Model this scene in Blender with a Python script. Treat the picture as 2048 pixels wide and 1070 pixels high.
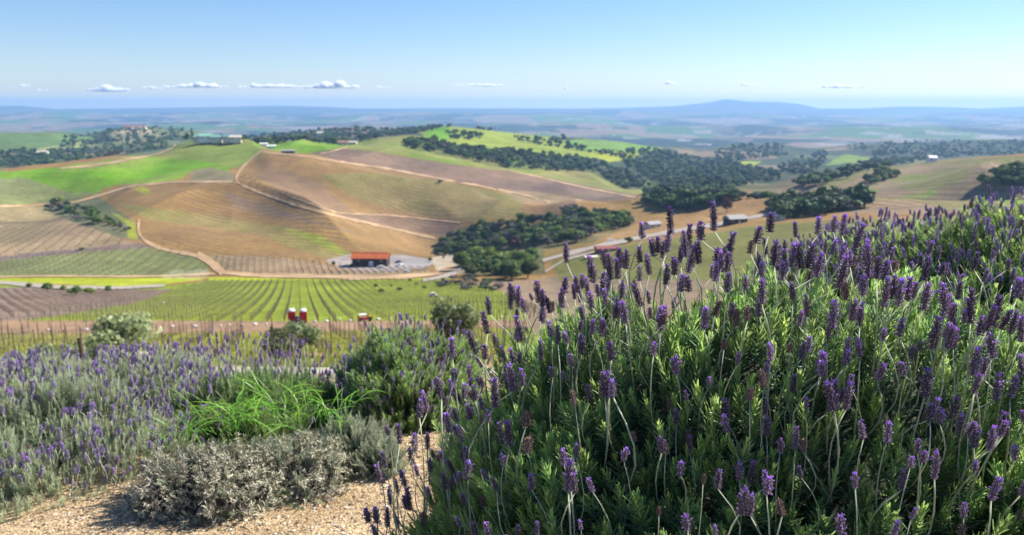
import bpy, math, random
import numpy as np
from mathutils import Vector, Matrix, Quaternion

# ---------------------------------------------------------------- camera, sky, sun, exposure
scene = bpy.context.scene
for o in list(bpy.data.objects):
    bpy.data.objects.remove(o)
COL = scene.collection
random.seed(7)
rng = np.random.default_rng(7)
FPX, PITCH, CX, CY = 1607.0, math.radians(11.4), 1024.0, 535.0
SP, CP = math.sin(PITCH), math.cos(PITCH)
cam_d = bpy.data.cameras.new('camera')
cam = bpy.data.objects.new('camera', cam_d)
COL.objects.link(cam)
cam.location = (0, 0, 0)
cam.rotation_euler = (math.pi / 2 - PITCH, 0, 0)
cam_d.sensor_width = 36.0
cam_d.lens = FPX * 36.0 / 2048.0
cam_d.clip_start = 0.05
cam_d.clip_end = 150000.0
cam_d.dof.use_dof = True
cam_d.dof.focus_distance = 1.75
cam_d.dof.aperture_fstop = 5.8
scene.camera = cam

SUN_EL, SUN_AZ = math.radians(40), math.radians(62)      # azimuth measured from +Y towards +X
world = bpy.data.worlds.new('World')
scene.world = world
world.use_nodes = True
wn, wl = world.node_tree.nodes, world.node_tree.links
wn.clear()
sky = wn.new('ShaderNodeTexSky')
sky.sky_type = 'NISHITA'
sky.sun_disc = False
sky.sun_elevation = SUN_EL
sky.sun_rotation = SUN_AZ
sky.altitude = 300
sky.air_density = 1.0
sky.dust_density = 0.1
sky.ozone_density = 4.5
bg = wn.new('ShaderNodeBackground')
bg.inputs['Strength'].default_value = 0.068
wo = wn.new('ShaderNodeOutputWorld')
shs = wn.new('ShaderNodeHueSaturation'); shs.inputs['Saturation'].default_value = 1.15
smx = wn.new('ShaderNodeMix'); smx.data_type = 'RGBA'; smx.blend_type = 'MULTIPLY'; smx.inputs[0].default_value = 1.0
smx.inputs[7].default_value = (1.03, 1.0, 1.10, 1)
wl.new(sky.outputs[0], shs.inputs['Color']); wl.new(shs.outputs[0], smx.inputs[6]); wl.new(smx.outputs[2], bg.inputs[0])
wl.new(bg.outputs[0], wo.inputs[0])
sun_d = bpy.data.lights.new('sun', 'SUN')
sun_d.energy = 5.0
sun_d.angle = math.radians(0.53)
sun_d.color = (1.0, 0.94, 0.85)
sun = bpy.data.objects.new('sun', sun_d)
COL.objects.link(sun)
sdir = Vector((math.sin(SUN_AZ) * math.cos(SUN_EL), math.cos(SUN_AZ) * math.cos(SUN_EL), math.sin(SUN_EL)))
sun.rotation_euler = (-sdir).to_track_quat('-Z', 'Y').to_euler()
sun.location = (0, 0, 50)
scene.view_settings.view_transform = 'Standard'
scene.view_settings.look = 'None'
scene.view_settings.gamma = 1
scene.view_settings.use_curve_mapping = False
scene.view_settings.exposure = 1.0
scene.cycles.volume_bounces = 6
scene.cycles.max_bounces = 10
scene.cycles.diffuse_bounces = 3
scene.cycles.transmission_bounces = 4
scene.cycles.sample_clamp_indirect = 6.0

# ---------------------------------------------------------------- small helpers
def slope_of(px, py):
    """pixel of the 2048-wide picture -> azimuth t = x/y and slope z/y of its ray"""
    u = (np.asarray(px, float) - CX) / FPX
    v = (CY - np.asarray(py, float)) / FPX
    den = CP + v * SP
    return u / den, (-SP + v * CP) / den

def pix(px, py, Y):
    t, s = slope_of(px, py)
    return Vector((float(t) * Y, Y, float(s) * Y))

def project(x, y, z):
    d = y * CP - z * SP
    v = (y * SP + z * CP) / d
    return CX + FPX * x / d, CY - FPX * v

def hash01(ix, iy, seed=0):
    n = (ix.astype(np.int64) * 374761393 + iy.astype(np.int64) * 668265263 + seed * 1442695041) & 0x7fffffff
    n = ((n ^ (n >> 13)) * 1274126177) & 0x7fffffff
    n = (n ^ (n >> 16)) & 0xffff
    return n / 65535.0

def vnoise(x, y, seed=0):
    x = np.asarray(x, float); y = np.asarray(y, float)
    ix, iy = np.floor(x), np.floor(y)
    fx, fy = x - ix, y - iy
    fx = fx * fx * (3 - 2 * fx); fy = fy * fy * (3 - 2 * fy)
    a = hash01(ix, iy, seed); b = hash01(ix + 1, iy, seed)
    c = hash01(ix, iy + 1, seed); d = hash01(ix + 1, iy + 1, seed)
    return (a * (1 - fx) + b * fx) * (1 - fy) + (c * (1 - fx) + d * fx) * fy

def fbm(x, y, seed=0, octaves=4):
    r, a, n = 0.0, 1.0, 0.0
    for k in range(octaves):
        r = r + a * (vnoise(x * 2 ** k, y * 2 ** k, seed + k) * 2 - 1)
        n += a; a *= 0.5
    return r / n

def inpoly(px, py, poly):
    px = np.asarray(px, float); py = np.asarray(py, float)
    r = np.zeros(px.shape, bool)
    n = len(poly)
    for i in range(n):
        x1, y1 = poly[i]; x2, y2 = poly[(i + 1) % n]
        if y1 == y2: continue
        c = ((y1 > py) != (y2 > py)) & (px < (x2 - x1) * (py - y1) / (y2 - y1) + x1)
        r ^= c
    return r

def new_mesh(name, V, faces, mats=(), midx=None, smooth=True, attrs=None):
    """faces: one array of tris or quads, or a list of arrays"""
    V = np.ascontiguousarray(V, dtype=np.float32)
    if not isinstance(faces, list): faces = [faces]
    faces = [np.asarray(f, dtype=np.int32) for f in faces if len(f)]
    me = bpy.data.meshes.new(name)
    me.vertices.add(len(V)); me.vertices.foreach_set('co', V.ravel())
    li = np.concatenate([f.ravel() for f in faces])
    tot = np.concatenate([np.full(len(f), f.shape[1], np.int32) for f in faces])
    st = np.concatenate([[0], np.cumsum(tot)[:-1]]).astype(np.int32)
    me.loops.add(len(li)); me.loops.foreach_set('vertex_index', li)
    me.polygons.add(len(tot)); me.polygons.foreach_set('loop_start', st)
    me.polygons.foreach_set('loop_total', tot)
    if midx is not None:
        me.polygons.foreach_set('material_index', np.asarray(midx, np.int32))
    me.polygons.foreach_set('use_smooth', np.full(len(tot), smooth, bool))
    for m in mats: me.materials.append(m)
    for k, a in (attrs or {}).items():
        a = np.asarray(a, np.float32)
        if a.ndim == 1:
            at = me.attributes.new(k, 'FLOAT', 'POINT'); at.data.foreach_set('value', a)
        else:
            at = me.attributes.new(k, 'FLOAT_COLOR', 'POINT')
            if a.shape[1] == 3: a = np.concatenate([a, np.ones((len(a), 1), np.float32)], 1)
            at.data.foreach_set('color', a.ravel())
    me.update(calc_edges=True)
    return me

def link(name, data, parent=None, loc=None, rot=None, scl=None):
    o = bpy.data.objects.new(name, data)
    COL.objects.link(o)
    if parent is not None: o.parent = parent
    if loc is not None: o.location = loc
    if rot is not None:
        if isinstance(rot, Quaternion):
            o.rotation_mode = 'QUATERNION'; o.rotation_quaternion = rot
        else: o.rotation_euler = rot
    if scl is not None: o.scale = scl if hasattr(scl, '__len__') else (scl, scl, scl)
    return o

def tag(o, label=None, cat=None, group=None, kind=None):
    if label: o['label'] = label
    if cat: o['category'] = cat
    if group: o['group'] = group
    if kind: o['kind'] = kind
    return o

def thing(name, label, cat, loc=(0, 0, 0), rz=0.0, group=None):
    o = link(name, None, None, loc, (0, 0, rz))
    o.empty_display_size = 0.1
    return tag(o, label, cat, group)

class MB:
    """collects boxes, tubes and patches into one mesh"""
    def __init__(s): s.v, s.q, s.t, s.qm, s.tm, s.n = [], [], [], [], [], 0
    def add(s, V, Q=None, T=None, m=0):
        V = np.asarray(V, float).reshape(-1, 3)
        s.v.append(V)
        if Q is not None and len(Q):
            Q = np.asarray(Q, int); s.q.append(Q + s.n); s.qm.append(np.full(len(Q), m))
        if T is not None and len(T):
            T = np.asarray(T, int); s.t.append(T + s.n); s.tm.append(np.full(len(T), m))
        s.n += len(V)
        return s
    def box(s, x0, x1, y0, y1, z0, z1, m=0, top=None):
        a = top if top else (x0, x1, y0, y1)
        V = [(x0, y0, z0), (x1, y0, z0), (x1, y1, z0), (x0, y1, z0), (a[0], a[2], z1), (a[1], a[2], z1), (a[1], a[3], z1), (a[0], a[3], z1)]
        return s.add(V, [(0, 3, 2, 1), (4, 5, 6, 7), (0, 1, 5, 4), (1, 2, 6, 5), (2, 3, 7, 6), (3, 0, 4, 7)], m=m)
    def tube(s, pts, rad, n=6, m=0):
        pts = [Vector(p) for p in pts]
        rings = []
        for i, p in enumerate(pts):
            d = (pts[min(i + 1, len(pts) - 1)] - pts[max(i - 1, 0)]).normalized()
            a = d.cross(Vector((0.31, 0.87, 0.12))).normalized(); b = d.cross(a)
            r = rad[i] if hasattr(rad, '__len__') else rad
            rings += [tuple(p + (a * math.cos(k * 2 * math.pi / n) + b * math.sin(k * 2 * math.pi / n)) * r) for k in range(n)]
        Q = [(i * n + k, i * n + (k + 1) % n, (i + 1) * n + (k + 1) % n, (i + 1) * n + k) for i in range(len(pts) - 1) for k in range(n)]
        base = (len(pts) - 1) * n
        T = [(0, k + 1, k) for k in range(1, n - 1)] + [(base, base + k, base + k + 1) for k in range(1, n - 1)]
        return s.add(rings, Q, T, m=m)
    def mesh(s, name, mats, smooth=False, attrs=None):
        f, mi = [], []
        if s.q: f.append(np.concatenate(s.q)); mi.append(np.concatenate(s.qm))
        if s.t: f.append(np.concatenate(s.t)); mi.append(np.concatenate(s.tm))
        return new_mesh(name, np.concatenate(s.v), f, mats, np.concatenate(mi), smooth, attrs)

# ---------------------------------------------------------------- materials
def mat(name, color, rough=0.85, var=0.0, scale=5.0, metallic=0.0, bump=0.0, spec=0.3, detail=4.0, dark=None):
    m = bpy.data.materials.new(name); m.use_nodes = True
    nt = m.node_tree; N, L = nt.nodes, nt.links
    b = N['Principled BSDF']
    b.inputs['Base Color'].default_value = (*color, 1)
    b.inputs['Roughness'].default_value = rough
    b.inputs['Metallic'].default_value = metallic
    b.inputs['Specular IOR Level'].default_value = spec
    if var or dark:
        tc = N.new('ShaderNodeTexCoord'); nz = N.new('ShaderNodeTexNoise')
        nz.inputs['Scale'].default_value = scale; nz.inputs['Detail'].default_value = detail
        L.new(tc.outputs['Object'], nz.inputs['Vector'])
        mx = N.new('ShaderNodeMix'); mx.data_type = 'RGBA'
        d = dark or tuple(c * (1 - var) for c in color)
        mx.inputs[6].default_value = (*d, 1); mx.inputs[7].default_value = (*[min(1, c * (1 + var)) for c in color], 1)
        mr = N.new('ShaderNodeMapRange'); mr.inputs[1].default_value = 0.35; mr.inputs[2].default_value = 0.65
        L.new(nz.outputs[0], mr.inputs[0]); L.new(mr.outputs[0], mx.inputs[0]); L.new(mx.outputs[2], b.inputs['Base Color'])
        if bump:
            bp = N.new('ShaderNodeBump'); bp.inputs['Strength'].default_value = bump; bp.inputs['Distance'].default_value = 0.02
            L.new(nz.outputs[0], bp.inputs['Height']); L.new(bp.outputs[0], b.inputs['Normal'])
    return m

def leaf_mat(name, low, high, trans=0.35, rough=0.55, attr='g', randomness=0.35, nscale=None, spec=0.25, sheen=0.0):
    """two colours mixed by the vertex attribute and by a value of its own for each piece; lets light through"""
    m = bpy.data.materials.new(name); m.use_nodes = True
    nt = m.node_tree; N, L = nt.nodes, nt.links
    b = N['Principled BSDF']; out = N['Material Output']
    at = N.new('ShaderNodeAttribute'); at.attribute_name = attr
    oi = N.new('ShaderNodeObjectInfo')
    mx = N.new('ShaderNodeMix'); mx.data_type = 'RGBA'
    mx.inputs[6].default_value = (*low, 1); mx.inputs[7].default_value = (*high, 1)
    L.new(at.outputs['Fac'], mx.inputs[0])
    hs = N.new('ShaderNodeHueSaturation')
    mr = N.new('ShaderNodeMapRange'); mr.inputs[3].default_value = 1 - randomness; mr.inputs[4].default_value = 1 + randomness
    L.new(oi.outputs['Random'], mr.inputs[0]); L.new(mr.outputs[0], hs.inputs['Value'])
    ma = N.new('ShaderNodeMath'); ma.operation = 'MULTIPLY'; ma.inputs[1].default_value = 7.31
    fr = N.new('ShaderNodeMath'); fr.operation = 'FRACT'
    mh = N.new('ShaderNodeMapRange'); mh.inputs[3].default_value = 0.485; mh.inputs[4].default_value = 0.515
    L.new(oi.outputs['Random'], ma.inputs[0]); L.new(ma.outputs[0], fr.inputs[0]); L.new(fr.outputs[0], mh.inputs[0]); L.new(mh.outputs[0], hs.inputs['Hue'])
    L.new(mx.outputs[2], hs.inputs['Color'])
    L.new(hs.outputs[0], b.inputs['Base Color'])
    b.inputs['Roughness'].default_value = rough
    b.inputs['Specular IOR Level'].default_value = spec
    if sheen:
        b.inputs['Sheen Weight'].default_value = sheen; b.inputs['Sheen Roughness'].default_value = 0.4
    if trans:
        tr = N.new('ShaderNodeBsdfTranslucent'); L.new(hs.outputs[0], tr.inputs['Color'])
        ms = N.new('ShaderNodeMixShader'); ms.inputs[0].default_value = trans
        L.new(b.outputs[0], ms.inputs[1]); L.new(tr.outputs[0], ms.inputs[2]); L.new(ms.outputs[0], out.inputs['Surface'])
    return m
# ---------------------------------------------------------------- the land: profiles of distance and height, lofted over the bearing
def ground_near(x, y):
    x = np.asarray(x, float); y = np.asarray(y, float)
    fall = np.maximum(0, y - 3.55)
    z = -1.60 - 0.02 * (y - 3) - 0.30 * fall * fall / (fall + 0.9)
    k = np.clip((x - 0.25) / 1.7, 0, 1); k = k * k * (3 - 2 * k)
    kf = np.clip(1 - (y - 4.5) / 6.0, 0, 1)
    z = z + k * (0.28 + 0.28 * np.clip((y - 2.2) / 1.8, 0, 1)) * kf
    z = z + 0.012 * fbm(x * 3, y * 3, 3)
    return z

T_IN = np.arange(-0.72, 0.7201, 0.0021)
T_OUT = np.arange(0.73, 1.6, 0.015)
TG = np.concatenate([-T_OUT[::-1], T_IN, T_OUT])
# each line: (px, py, distance) stations of one feature of the land, near to far
LINES = [
 ('B', [(-1500, 742, 34), (0, 742, 34), (1000, 742, 34), (1500, 742, 34), (3500, 720, 34)], 14),
 ('C', [(-1500, 716, 62), (0, 716, 62), (1000, 712, 62), (1400, 690, 62), (3500, 640, 62)], 14),
 ('D', [(-1500, 650, 135), (0, 650, 138), (600, 645, 140), (1000, 640, 140), (1400, 610, 140), (3500, 560, 140)], 30),
 ('E', [(-1500, 580, 330), (0, 570, 340), (300, 572, 350), (650, 561, 360), (900, 562, 360), (1100, 565, 350), (1400, 520, 330), (1700, 470, 300), (3500, 440, 300)], 40),
 ('F', [(-1500, 550, 400), (0, 545, 410), (400, 540, 440), (700, 533, 452), (900, 530, 450), (1050, 525, 430), (1250, 495, 430), (1500, 445, 470), (1750, 425, 440), (2048, 420, 420), (3500, 420, 420)], 14),
 ('G', [(-1500, 520, 440), (0, 515, 460), (250, 495, 475), (450, 500, 490), (700, 500, 510), (850, 490, 540), (1000, 465, 580), (1150, 440, 650), (1300, 425, 720), (1500, 410, 760), (1650, 408, 600), (1800, 400, 540), (2048, 395, 520), (3500, 390, 520)], 26),
 ('H', [(-1500, 425, 600), (0, 414, 620), (120, 415, 600), (270, 445, 560), (450, 430, 600), (650, 440, 600), (900, 448, 660), (1100, 420, 780), (1300, 405, 880), (1500, 392, 920), (1600, 390, 820), (1750, 368, 700), (2048, 365, 640), (3500, 360, 640)], 36),
 ('I', [(-1500, 385, 700), (0, 385, 720), (200, 388, 700), (450, 365, 760), (650, 385, 720), (900, 400, 780), (1100, 405, 860), (1300, 396, 950), (1500, 380, 1000), (1600, 366, 920), (1750, 348, 800), (2048, 338, 740), (3500, 330, 740)], 30),
 ('J', [(-1500, 350, 860), (0, 341, 870), (120, 335, 900), (200, 322, 950), (300, 308, 1000), (350, 285, 1060), (400, 272, 1100), (470, 272, 1100), (500, 282, 1040), (530, 300, 920), (620, 311, 880), (700, 325, 860), (850, 352, 850), (1000, 379, 860), (1100, 394, 890), (1200, 398, 930), (1300, 392, 1000), (1450, 380, 1060), (1530, 374, 1040), (1600, 356, 980), (1750, 332, 880), (1900, 322, 850), (2048, 316, 830), (3500, 300, 830)], 36),
 ('K', [(-1500, 360, 1100), (0, 352, 1100), (200, 340, 1150), (330, 315, 1200), (400, 292, 1260), (470, 290, 1260), (530, 306, 1060), (620, 314, 990), (700, 330, 960), (850, 360, 940), (1000, 384, 950), (1100, 392, 960), (1200, 394, 1000), (1300, 388, 1100), (1450, 370, 1200), (1530, 368, 1250), (1600, 362, 1250), (1750, 350, 1150), (1900, 345, 1100), (2048, 338, 1100), (3500, 320, 1100)], 10),
 ('L', [(-1500, 345, 1450), (0, 336, 1450), (150, 330, 1500), (300, 308, 1500), (400, 292, 1500), (520, 285, 1260), (600, 284, 1200), (690, 289, 1150), (760, 300, 1130), (850, 318, 1130), (950, 330, 1130), (1050, 345, 1140), (1150, 365, 1140), (1250, 382, 1150), (1330, 378, 1250), (1450, 352, 1500), (1600, 345, 1600), (1750, 335, 1500), (2048, 326, 1400), (3500, 310, 1400)], 44),
 ('L2', [(-1500, 325, 1700), (0, 315, 1700), (200, 312, 1700), (350, 296, 1750), (450, 292, 1700), (600, 289, 1400), (700, 287, 1350), (760, 276, 1300), (830, 269, 1320), (870, 280, 1330), (950, 300, 1330), (1050, 318, 1350), (1150, 338, 1350), (1250, 355, 1400), (1330, 352, 1500), (1450, 334, 1800), (1600, 330, 1900), (1750, 322, 1900), (2048, 320, 1800), (3500, 300, 1800)], 30),
 ('M', [(-1500, 300, 2000), (0, 300, 2000), (180, 298, 2000), (280, 288, 2100), (450, 284, 2100), (600, 291, 1700), (700, 290, 1700), (830, 278, 1500), (860, 270, 1530), (950, 283, 1560), (1050, 298, 1580), (1150, 312, 1600), (1250, 330, 1650), (1350, 330, 1850), (1450, 318, 2200), (1600, 322, 2300), (1750, 312, 2300), (2048, 312, 2200), (3500, 290, 2200)], 26),
 ('N', [(-1500, 272, 2300), (0, 267, 2300), (100, 266, 2300), (180, 274, 2500), (230, 256, 2700), (290, 255, 2700), (400, 264, 2800), (500, 274, 2800), (600, 265, 2600), (700, 256, 2600), (800, 262, 2200), (860, 258, 1850), (900, 254, 1800), (950, 259, 1850), (1050, 270, 2000), (1150, 280, 2100), (1300, 294, 2300), (1400, 304, 2600), (1480, 291, 2800), (1560, 290, 2800), (1640, 300, 2700), (1700, 292, 2800), (1800, 287, 3000), (2048, 282, 3000), (3500, 262, 3000)], 50),
 ('O', [(-1500, 286, 3800), (0, 286, 3800), (1000, 290, 3800), (1400, 298, 3600), (1600, 298, 3800), (2048, 294, 3900), (3500, 290, 3900)], 10),
 ('P', [(-1500, 262, 6500), (0, 262, 6500), (700, 264, 6300), (1000, 272, 5600), (1400, 284, 4800), (1700, 277, 5200), (2048, 270, 5800), (3500, 265, 6000)], 26),
 ('P2', [(-1500, 246, 8800), (0, 246, 8800), (1000, 250, 8200), (1500, 256, 7600), (2048, 250, 8200), (3500, 250, 8200)], 26),
 ('Q', [(-1500, 228, 13000), (0, 227, 13000), (500, 226, 13000), (1000, 224, 13500), (1500, 228, 13000), (2048, 226, 13000), (3500, 226, 13000)], 26),
 ('R', [(-1500, 209, 18000), (-200, 214, 18000), (0, 212, 17500), (40, 211, 17500), (110, 218, 17500), (300, 216, 17500), (470, 213, 17500), (550, 211, 17500), (640, 213, 17500), (720, 217, 17500), (900, 216, 18000), (1150, 217, 18000), (1240, 216, 17500), (1350, 212, 17500), (1415, 205, 17500), (1455, 198, 17500), (1495, 203, 17500), (1560, 204, 17500), (1600, 208, 17500), (1640, 217, 17500), (1720, 217, 17500), (1800, 213, 17500), (1900, 214, 17500), (1960, 217, 17500), (2048, 213, 17500), (3500, 209, 17500)], 26),
 ('S', [(-1500, 235, 20000), (3500, 235, 20000)], 6),
]
KY, KZ, KN = [], [], []
kern = np.exp(-0.5 * (np.arange(-8, 9) / 3.0) ** 2); kern /= kern.sum()
def smooth(a, k=None):
    k = kern if k is None else k
    h = len(k) // 2
    return np.convolve(np.concatenate([np.full(h, a[0]), a, np.full(h, a[-1])]), k, 'valid')
# first knot: the hand-over from the foreground sheet
Y0 = 9.0
KY.append(np.full(len(TG), Y0)); KZ.append(ground_near(TG * Y0, np.full(len(TG), Y0)) - 0.01); KN.append('A')
NROW = []
for name, st, n in LINES:
    st = sorted(st)
    tt, ss = slope_of([p[0] for p in st], [p[1] for p in st])
    Yk = smooth(np.exp(np.interp(TG, tt, np.log([p[2] for p in st]))))
    sk = np.interp(TG, tt, ss)
    if name != 'R': sk = smooth(sk)
    KY.append(Yk); KZ.append(sk * Yk); KN.append(name); NROW.append(n)
KY, KZ = np.array(KY), np.array(KZ)
for k in range(1, len(KY)):                                   # distances must grow
    KY[k] = np.maximum(KY[k], KY[k - 1] * 1.01)
# monotone cubic (Fritsch-Carlson) through the knots of every bearing
H = np.diff(KY, axis=0); D = np.diff(KZ, axis=0) / H
Mt = np.zeros_like(KY)
w1 = 2 * H[1:] + H[:-1]; w2 = H[1:] + 2 * H[:-1]
with np.errstate(divide='ignore', invalid='ignore'):
    hm = (w1 + w2) / (w1 / D[:-1] + w2 / D[1:])
Mt[1:-1] = np.where(D[:-1] * D[1:] > 0, hm, 0.0)
Mt[0], Mt[-1] = D[0], D[-1]
rowsY, rowsZ, rowk = [], [], []
for k, n in enumerate(NROW):
    for j in range(n):
        f = j / n
        Yv = np.exp(np.log(KY[k]) * (1 - f) + np.log(KY[k + 1]) * f)
        u = (Yv - KY[k]) / H[k]
        z = (2 * u ** 3 - 3 * u ** 2 + 1) * KZ[k] + (u ** 3 - 2 * u ** 2 + u) * H[k] * Mt[k] + (-2 * u ** 3 + 3 * u ** 2) * KZ[k + 1] + (u ** 3 - u ** 2) * H[k] * Mt[k + 1]
        rowsY.append(Yv); rowsZ.append(z); rowk.append(k + f)
rowsY.append(KY[-1]); rowsZ.append(KZ[-1]); rowk.append(len(NROW))
GY, GZ = np.array(rowsY), np.array(rowsZ); rowk = np.array(rowk)
GX = TG[None, :] * GY
# relief: gullies and swells that grow with distance
lg = np.clip((GY - 250) / 400, 0, 1)
far = np.clip((GY - 3300) / 2500, 0, 1)
ca, sa = math.cos(0.5), math.sin(0.5)
RX, RY = GX * ca + GY * sa, -GX * sa + GY * ca
gul = 1 - np.abs(fbm(RX / 170, RY / 420, 11, 3)) * 2
hl = np.clip((GY - 470) / 120, 0, 1) * np.clip((1500 - GY) / 400, 0, 1)
hb = np.sin(np.clip((GY - 480) / 370, 0, 1) * math.pi) ** 1.2
F1, F2 = GX * .92 + GY * .38, -GX * .38 + GY * .92
gul3 = 1 - np.abs(fbm(F1 / 150 + 1.7, F2 / 520 + .3, 177, 2)) * 2
gul2 = 1 - np.abs(fbm(GX / 115 + 3.3, GY / 300, 77, 2)) * 2
GZ = GZ + lg * (1 - far) * (2.6 * fbm(GX / 140, GY / 190, 5, 4) + 3.0 * (gul - 0.5)) + hl * 8.0 * (gul2 - .5) + hb * 24.0 * (gul3 - .5)
GZ = GZ + np.clip((GY - 1900) / 800, 0, 1) * (1 - far) * 9.0 * fbm(GX / 260, GY / 330, 8, 4)
farr = far * np.clip((17000 - GY) / 5000, 0, 1)
GZ = GZ + farr * 85 * fbm(GX / 1400, GY / 1500, 9, 5)
GZ = GZ + 0.25 * np.clip((GY - 20) / 40, 0, 1) * fbm(GX / 9, GY / 9, 4, 3)

# regular lookup of the same surface
LG0, LG1, NLG = math.log(Y0), math.log(19900.0), 900
LZ = np.zeros((NLG, len(TG)))
lgs = np.linspace(LG0, LG1, NLG)
for j in range(len(TG)):
    LZ[:, j] = np.interp(lgs, np.log(GY[:, j]), GZ[:, j])
def height(x, y):
    x = np.asarray(x, float); y = np.asarray(y, float)
    yy = np.clip(y, Y0, 19800)
    j = np.interp(x / yy, TG, np.arange(len(TG)))
    i = (np.log(yy) - LG0) / (LG1 - LG0) * (NLG - 1)
    i0 = np.clip(i.astype(int), 0, NLG - 2); j0 = np.clip(j.astype(int), 0, len(TG) - 2)
    fi, fj = i - i0, j - j0
    z = (LZ[i0, j0] * (1 - fj) + LZ[i0, j0 + 1] * fj) * (1 - fi) + (LZ[i0 + 1, j0] * (1 - fj) + LZ[i0 + 1, j0 + 1] * fj) * fi
    return np.where(y < Y0, ground_near(x, y), z)
def at(px, py, ymin=12.0):
    """first point of the land met by the ray of a pixel, starting at distance ymin"""
    t, s = slope_of(px, py)
    j = int(round(float(np.interp(t, TG, np.arange(len(TG))))))
    Yc, Zc = GY[:, j], GZ[:, j]
    ok = (Zc / Yc >= s) & (Yc > ymin)
    i = int(np.argmax(ok)) if ok.any() else len(Yc) - 1
    if i > 0 and Yc[i - 1] > ymin:
        a, b = Zc[i - 1] / Yc[i - 1], Zc[i] / Yc[i]
        f = (s - a) / (b - a) if b != a else 1.0
        Y = Yc[i - 1] + (Yc[i] - Yc[i - 1]) * min(1, max(0, f))
    else: Y = Yc[i]
    x = float(t) * Y
    return Vector((x, Y, float(height(x, Y))))

# ---- what grows where: ground colours, with shade under woods painted in, by the outline of each field
PX, PY = project(GX, GY, GZ)
C_BROWN, C_PURP, C_TAN = (.225, .135, .045), (.150, .100, .072), (.36, .25, .14)
C_GRN, C_BRT, C_OLV, C_YEL = (.115, .185, .014), (.115, .250, .004), (.165, .165, .045), (.26, .29, .015)
C_WOOD, C_DRY, C_ORG = (.045, .065, .035), (.27, .22, .12), (.36, .21, .10)
col = np.zeros(GX.shape + (3,))
col[:] = C_BROWN
def paint(sel, c, f=1.0):
    w = (np.asarray(sel, float) * f)[..., None]
    col[:] = col * (1 - w) + np.array(c) * w
wob = 5 * fbm(GX / 60, GY / 80, 21, 3)
PXw, PYw = PX + wob * 1.2, PY + wob * .35
def field(poly, c, y0=250, y1=1300, f=1.0, wobble=True):
    s = inpoly(PXw if wobble else PX, PYw if wobble else PY, poly) & (GY > y0) & (GY < y1)
    paint(s, c, f); return s
paint(GY < 250, C_DRY)
paint((GY > 1000) & (PX < 1550), C_GRN, .9)
paint(GY > 1350, C_WOOD)
nz1 = fbm(GX / 300, GY / 300, 31, 3)
paint((GY > 1350) & (GY < 4200) & (nz1 > 0.12), (.13, .15, .06), .8)
paint((GY > 1350) & (GY < 4200) & (nz1 < -0.3), (.22, .16, .10), .7)
# far plain: patchwork of fields, towns and scrub
n1, n2 = fbm(GX / 900, GY / 1300, 41, 4), fbm(GX / 500, GY / 900, 42, 4)
pl = GY > 3600
paint(pl, (.10, .095, .07))
paint(pl & (n1 > .05), (.19, .14, .09)); paint(pl & (n2 > .15), (.07, .13, .03)); paint(pl & (n1 < -.12), (.025, .040, .03)); paint(pl & (n2 < -.3), (.03, .045, .03))
paint(pl & (fbm(GX / 200, GY / 320, 44, 2) > .46) & (GY < 12000), (.25, .23, .21), .8)
paint(GY > 13500, (.07, .08, .06), .8)
# the main hills, left to right
field([(-1500, 340), (0, 340), (60, 352), (130, 372), (210, 388), (120, 402), (0, 414), (-1500, 430)], (.17, .19, .075))
s_gr = field([(-300, 352), (10, 345), (120, 334), (210, 321), (300, 308), (390, 320), (392, 338), (360, 358), (300, 366), (230, 371), (200, 384), (150, 388), (100, 372), (60, 358)], C_BRT)
field([(300, 312), (340, 285), (400, 268), (500, 280), (530, 300), (480, 335), (440, 338), (380, 322)], (.15, .20, .035))
field([(320, 330), (380, 318), (470, 335), (450, 345), (400, 340)], C_BRT)
field([(380, 345), (420, 335), (465, 345), (470, 365), (380, 365)], (.17, .15, .08))
field([(500, 278), (600, 280), (700, 287), (660, 305), (560, 306), (520, 300)], C_BRT, y0=960)
field([(690, 298), (740, 272), (830, 264), (850, 285), (900, 300), (990, 325), (900, 320), (780, 303)], (.17, .21, .04), y0=960)
field([(840, 268), (870, 250), (920, 250), (1000, 262), (1130, 280), (1330, 296), (1300, 312), (1240, 320), (1100, 312), (980, 300), (880, 285)], (.20, .24, .03), y0=1200, y1=2700)
field([(845, 275), (855, 258), (890, 252), (905, 262), (890, 282)], C_BRT, y0=1200, y1=2700)
field([(1120, 283), (1180, 278), (1310, 294), (1300, 306), (1150, 300)], (.13, .22, .03), y0=1500, y1=2700)
field([(1180, 308), (1260, 303), (1290, 315), (1220, 325)], C_YEL, y0=1200, y1=2700)
field([(1070, 345), (1180, 338), (1240, 360), (1300, 388), (1240, 388), (1150, 368)], (.19, .20, .05), y0=960, y1=1700)
s_2 = field([(620, 306), (680, 297), (760, 305), (900, 328), (1060, 348), (1180, 372), (1340, 405), (1330, 425), (1240, 420), (1100, 404), (1000, 382), (850, 354), (700, 327)], C_PURP, y0=860)
field([(1000, 380), (1080, 385), (1170, 400), (1130, 412), (1040, 405)], (.26, .18, .10), y0=700)
s_f = inpoly(PX, PY, [(200, 372), (470, 360), (520, 303), (700, 327), (860, 354), (1110, 405), (1130, 440), (900, 470), (860, 520), (400, 520), (280, 480), (230, 420)]) & (GY > 300) & (GY < 1200)
field([(640, 350), (760, 345), (900, 368), (1050, 402), (1040, 432), (950, 442), (850, 432), (720, 400)], C_OLV, f=.7)
field([(820, 352), (960, 375), (1040, 395), (1000, 400), (900, 382)], C_OLV, f=.6)
field([(540, 330), (640, 365), (700, 420), (660, 425), (560, 380), (510, 350)], (.20, .125, .068))
field([(670, 425), (780, 428), (925, 445), (900, 475), (780, 455), (690, 437)], C_PURP)
field([(230, 405), (340, 420), (520, 445), (640, 475), (700, 520), (640, 515), (520, 470), (300, 440)], (.19, .19, .05), f=.65)
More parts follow.
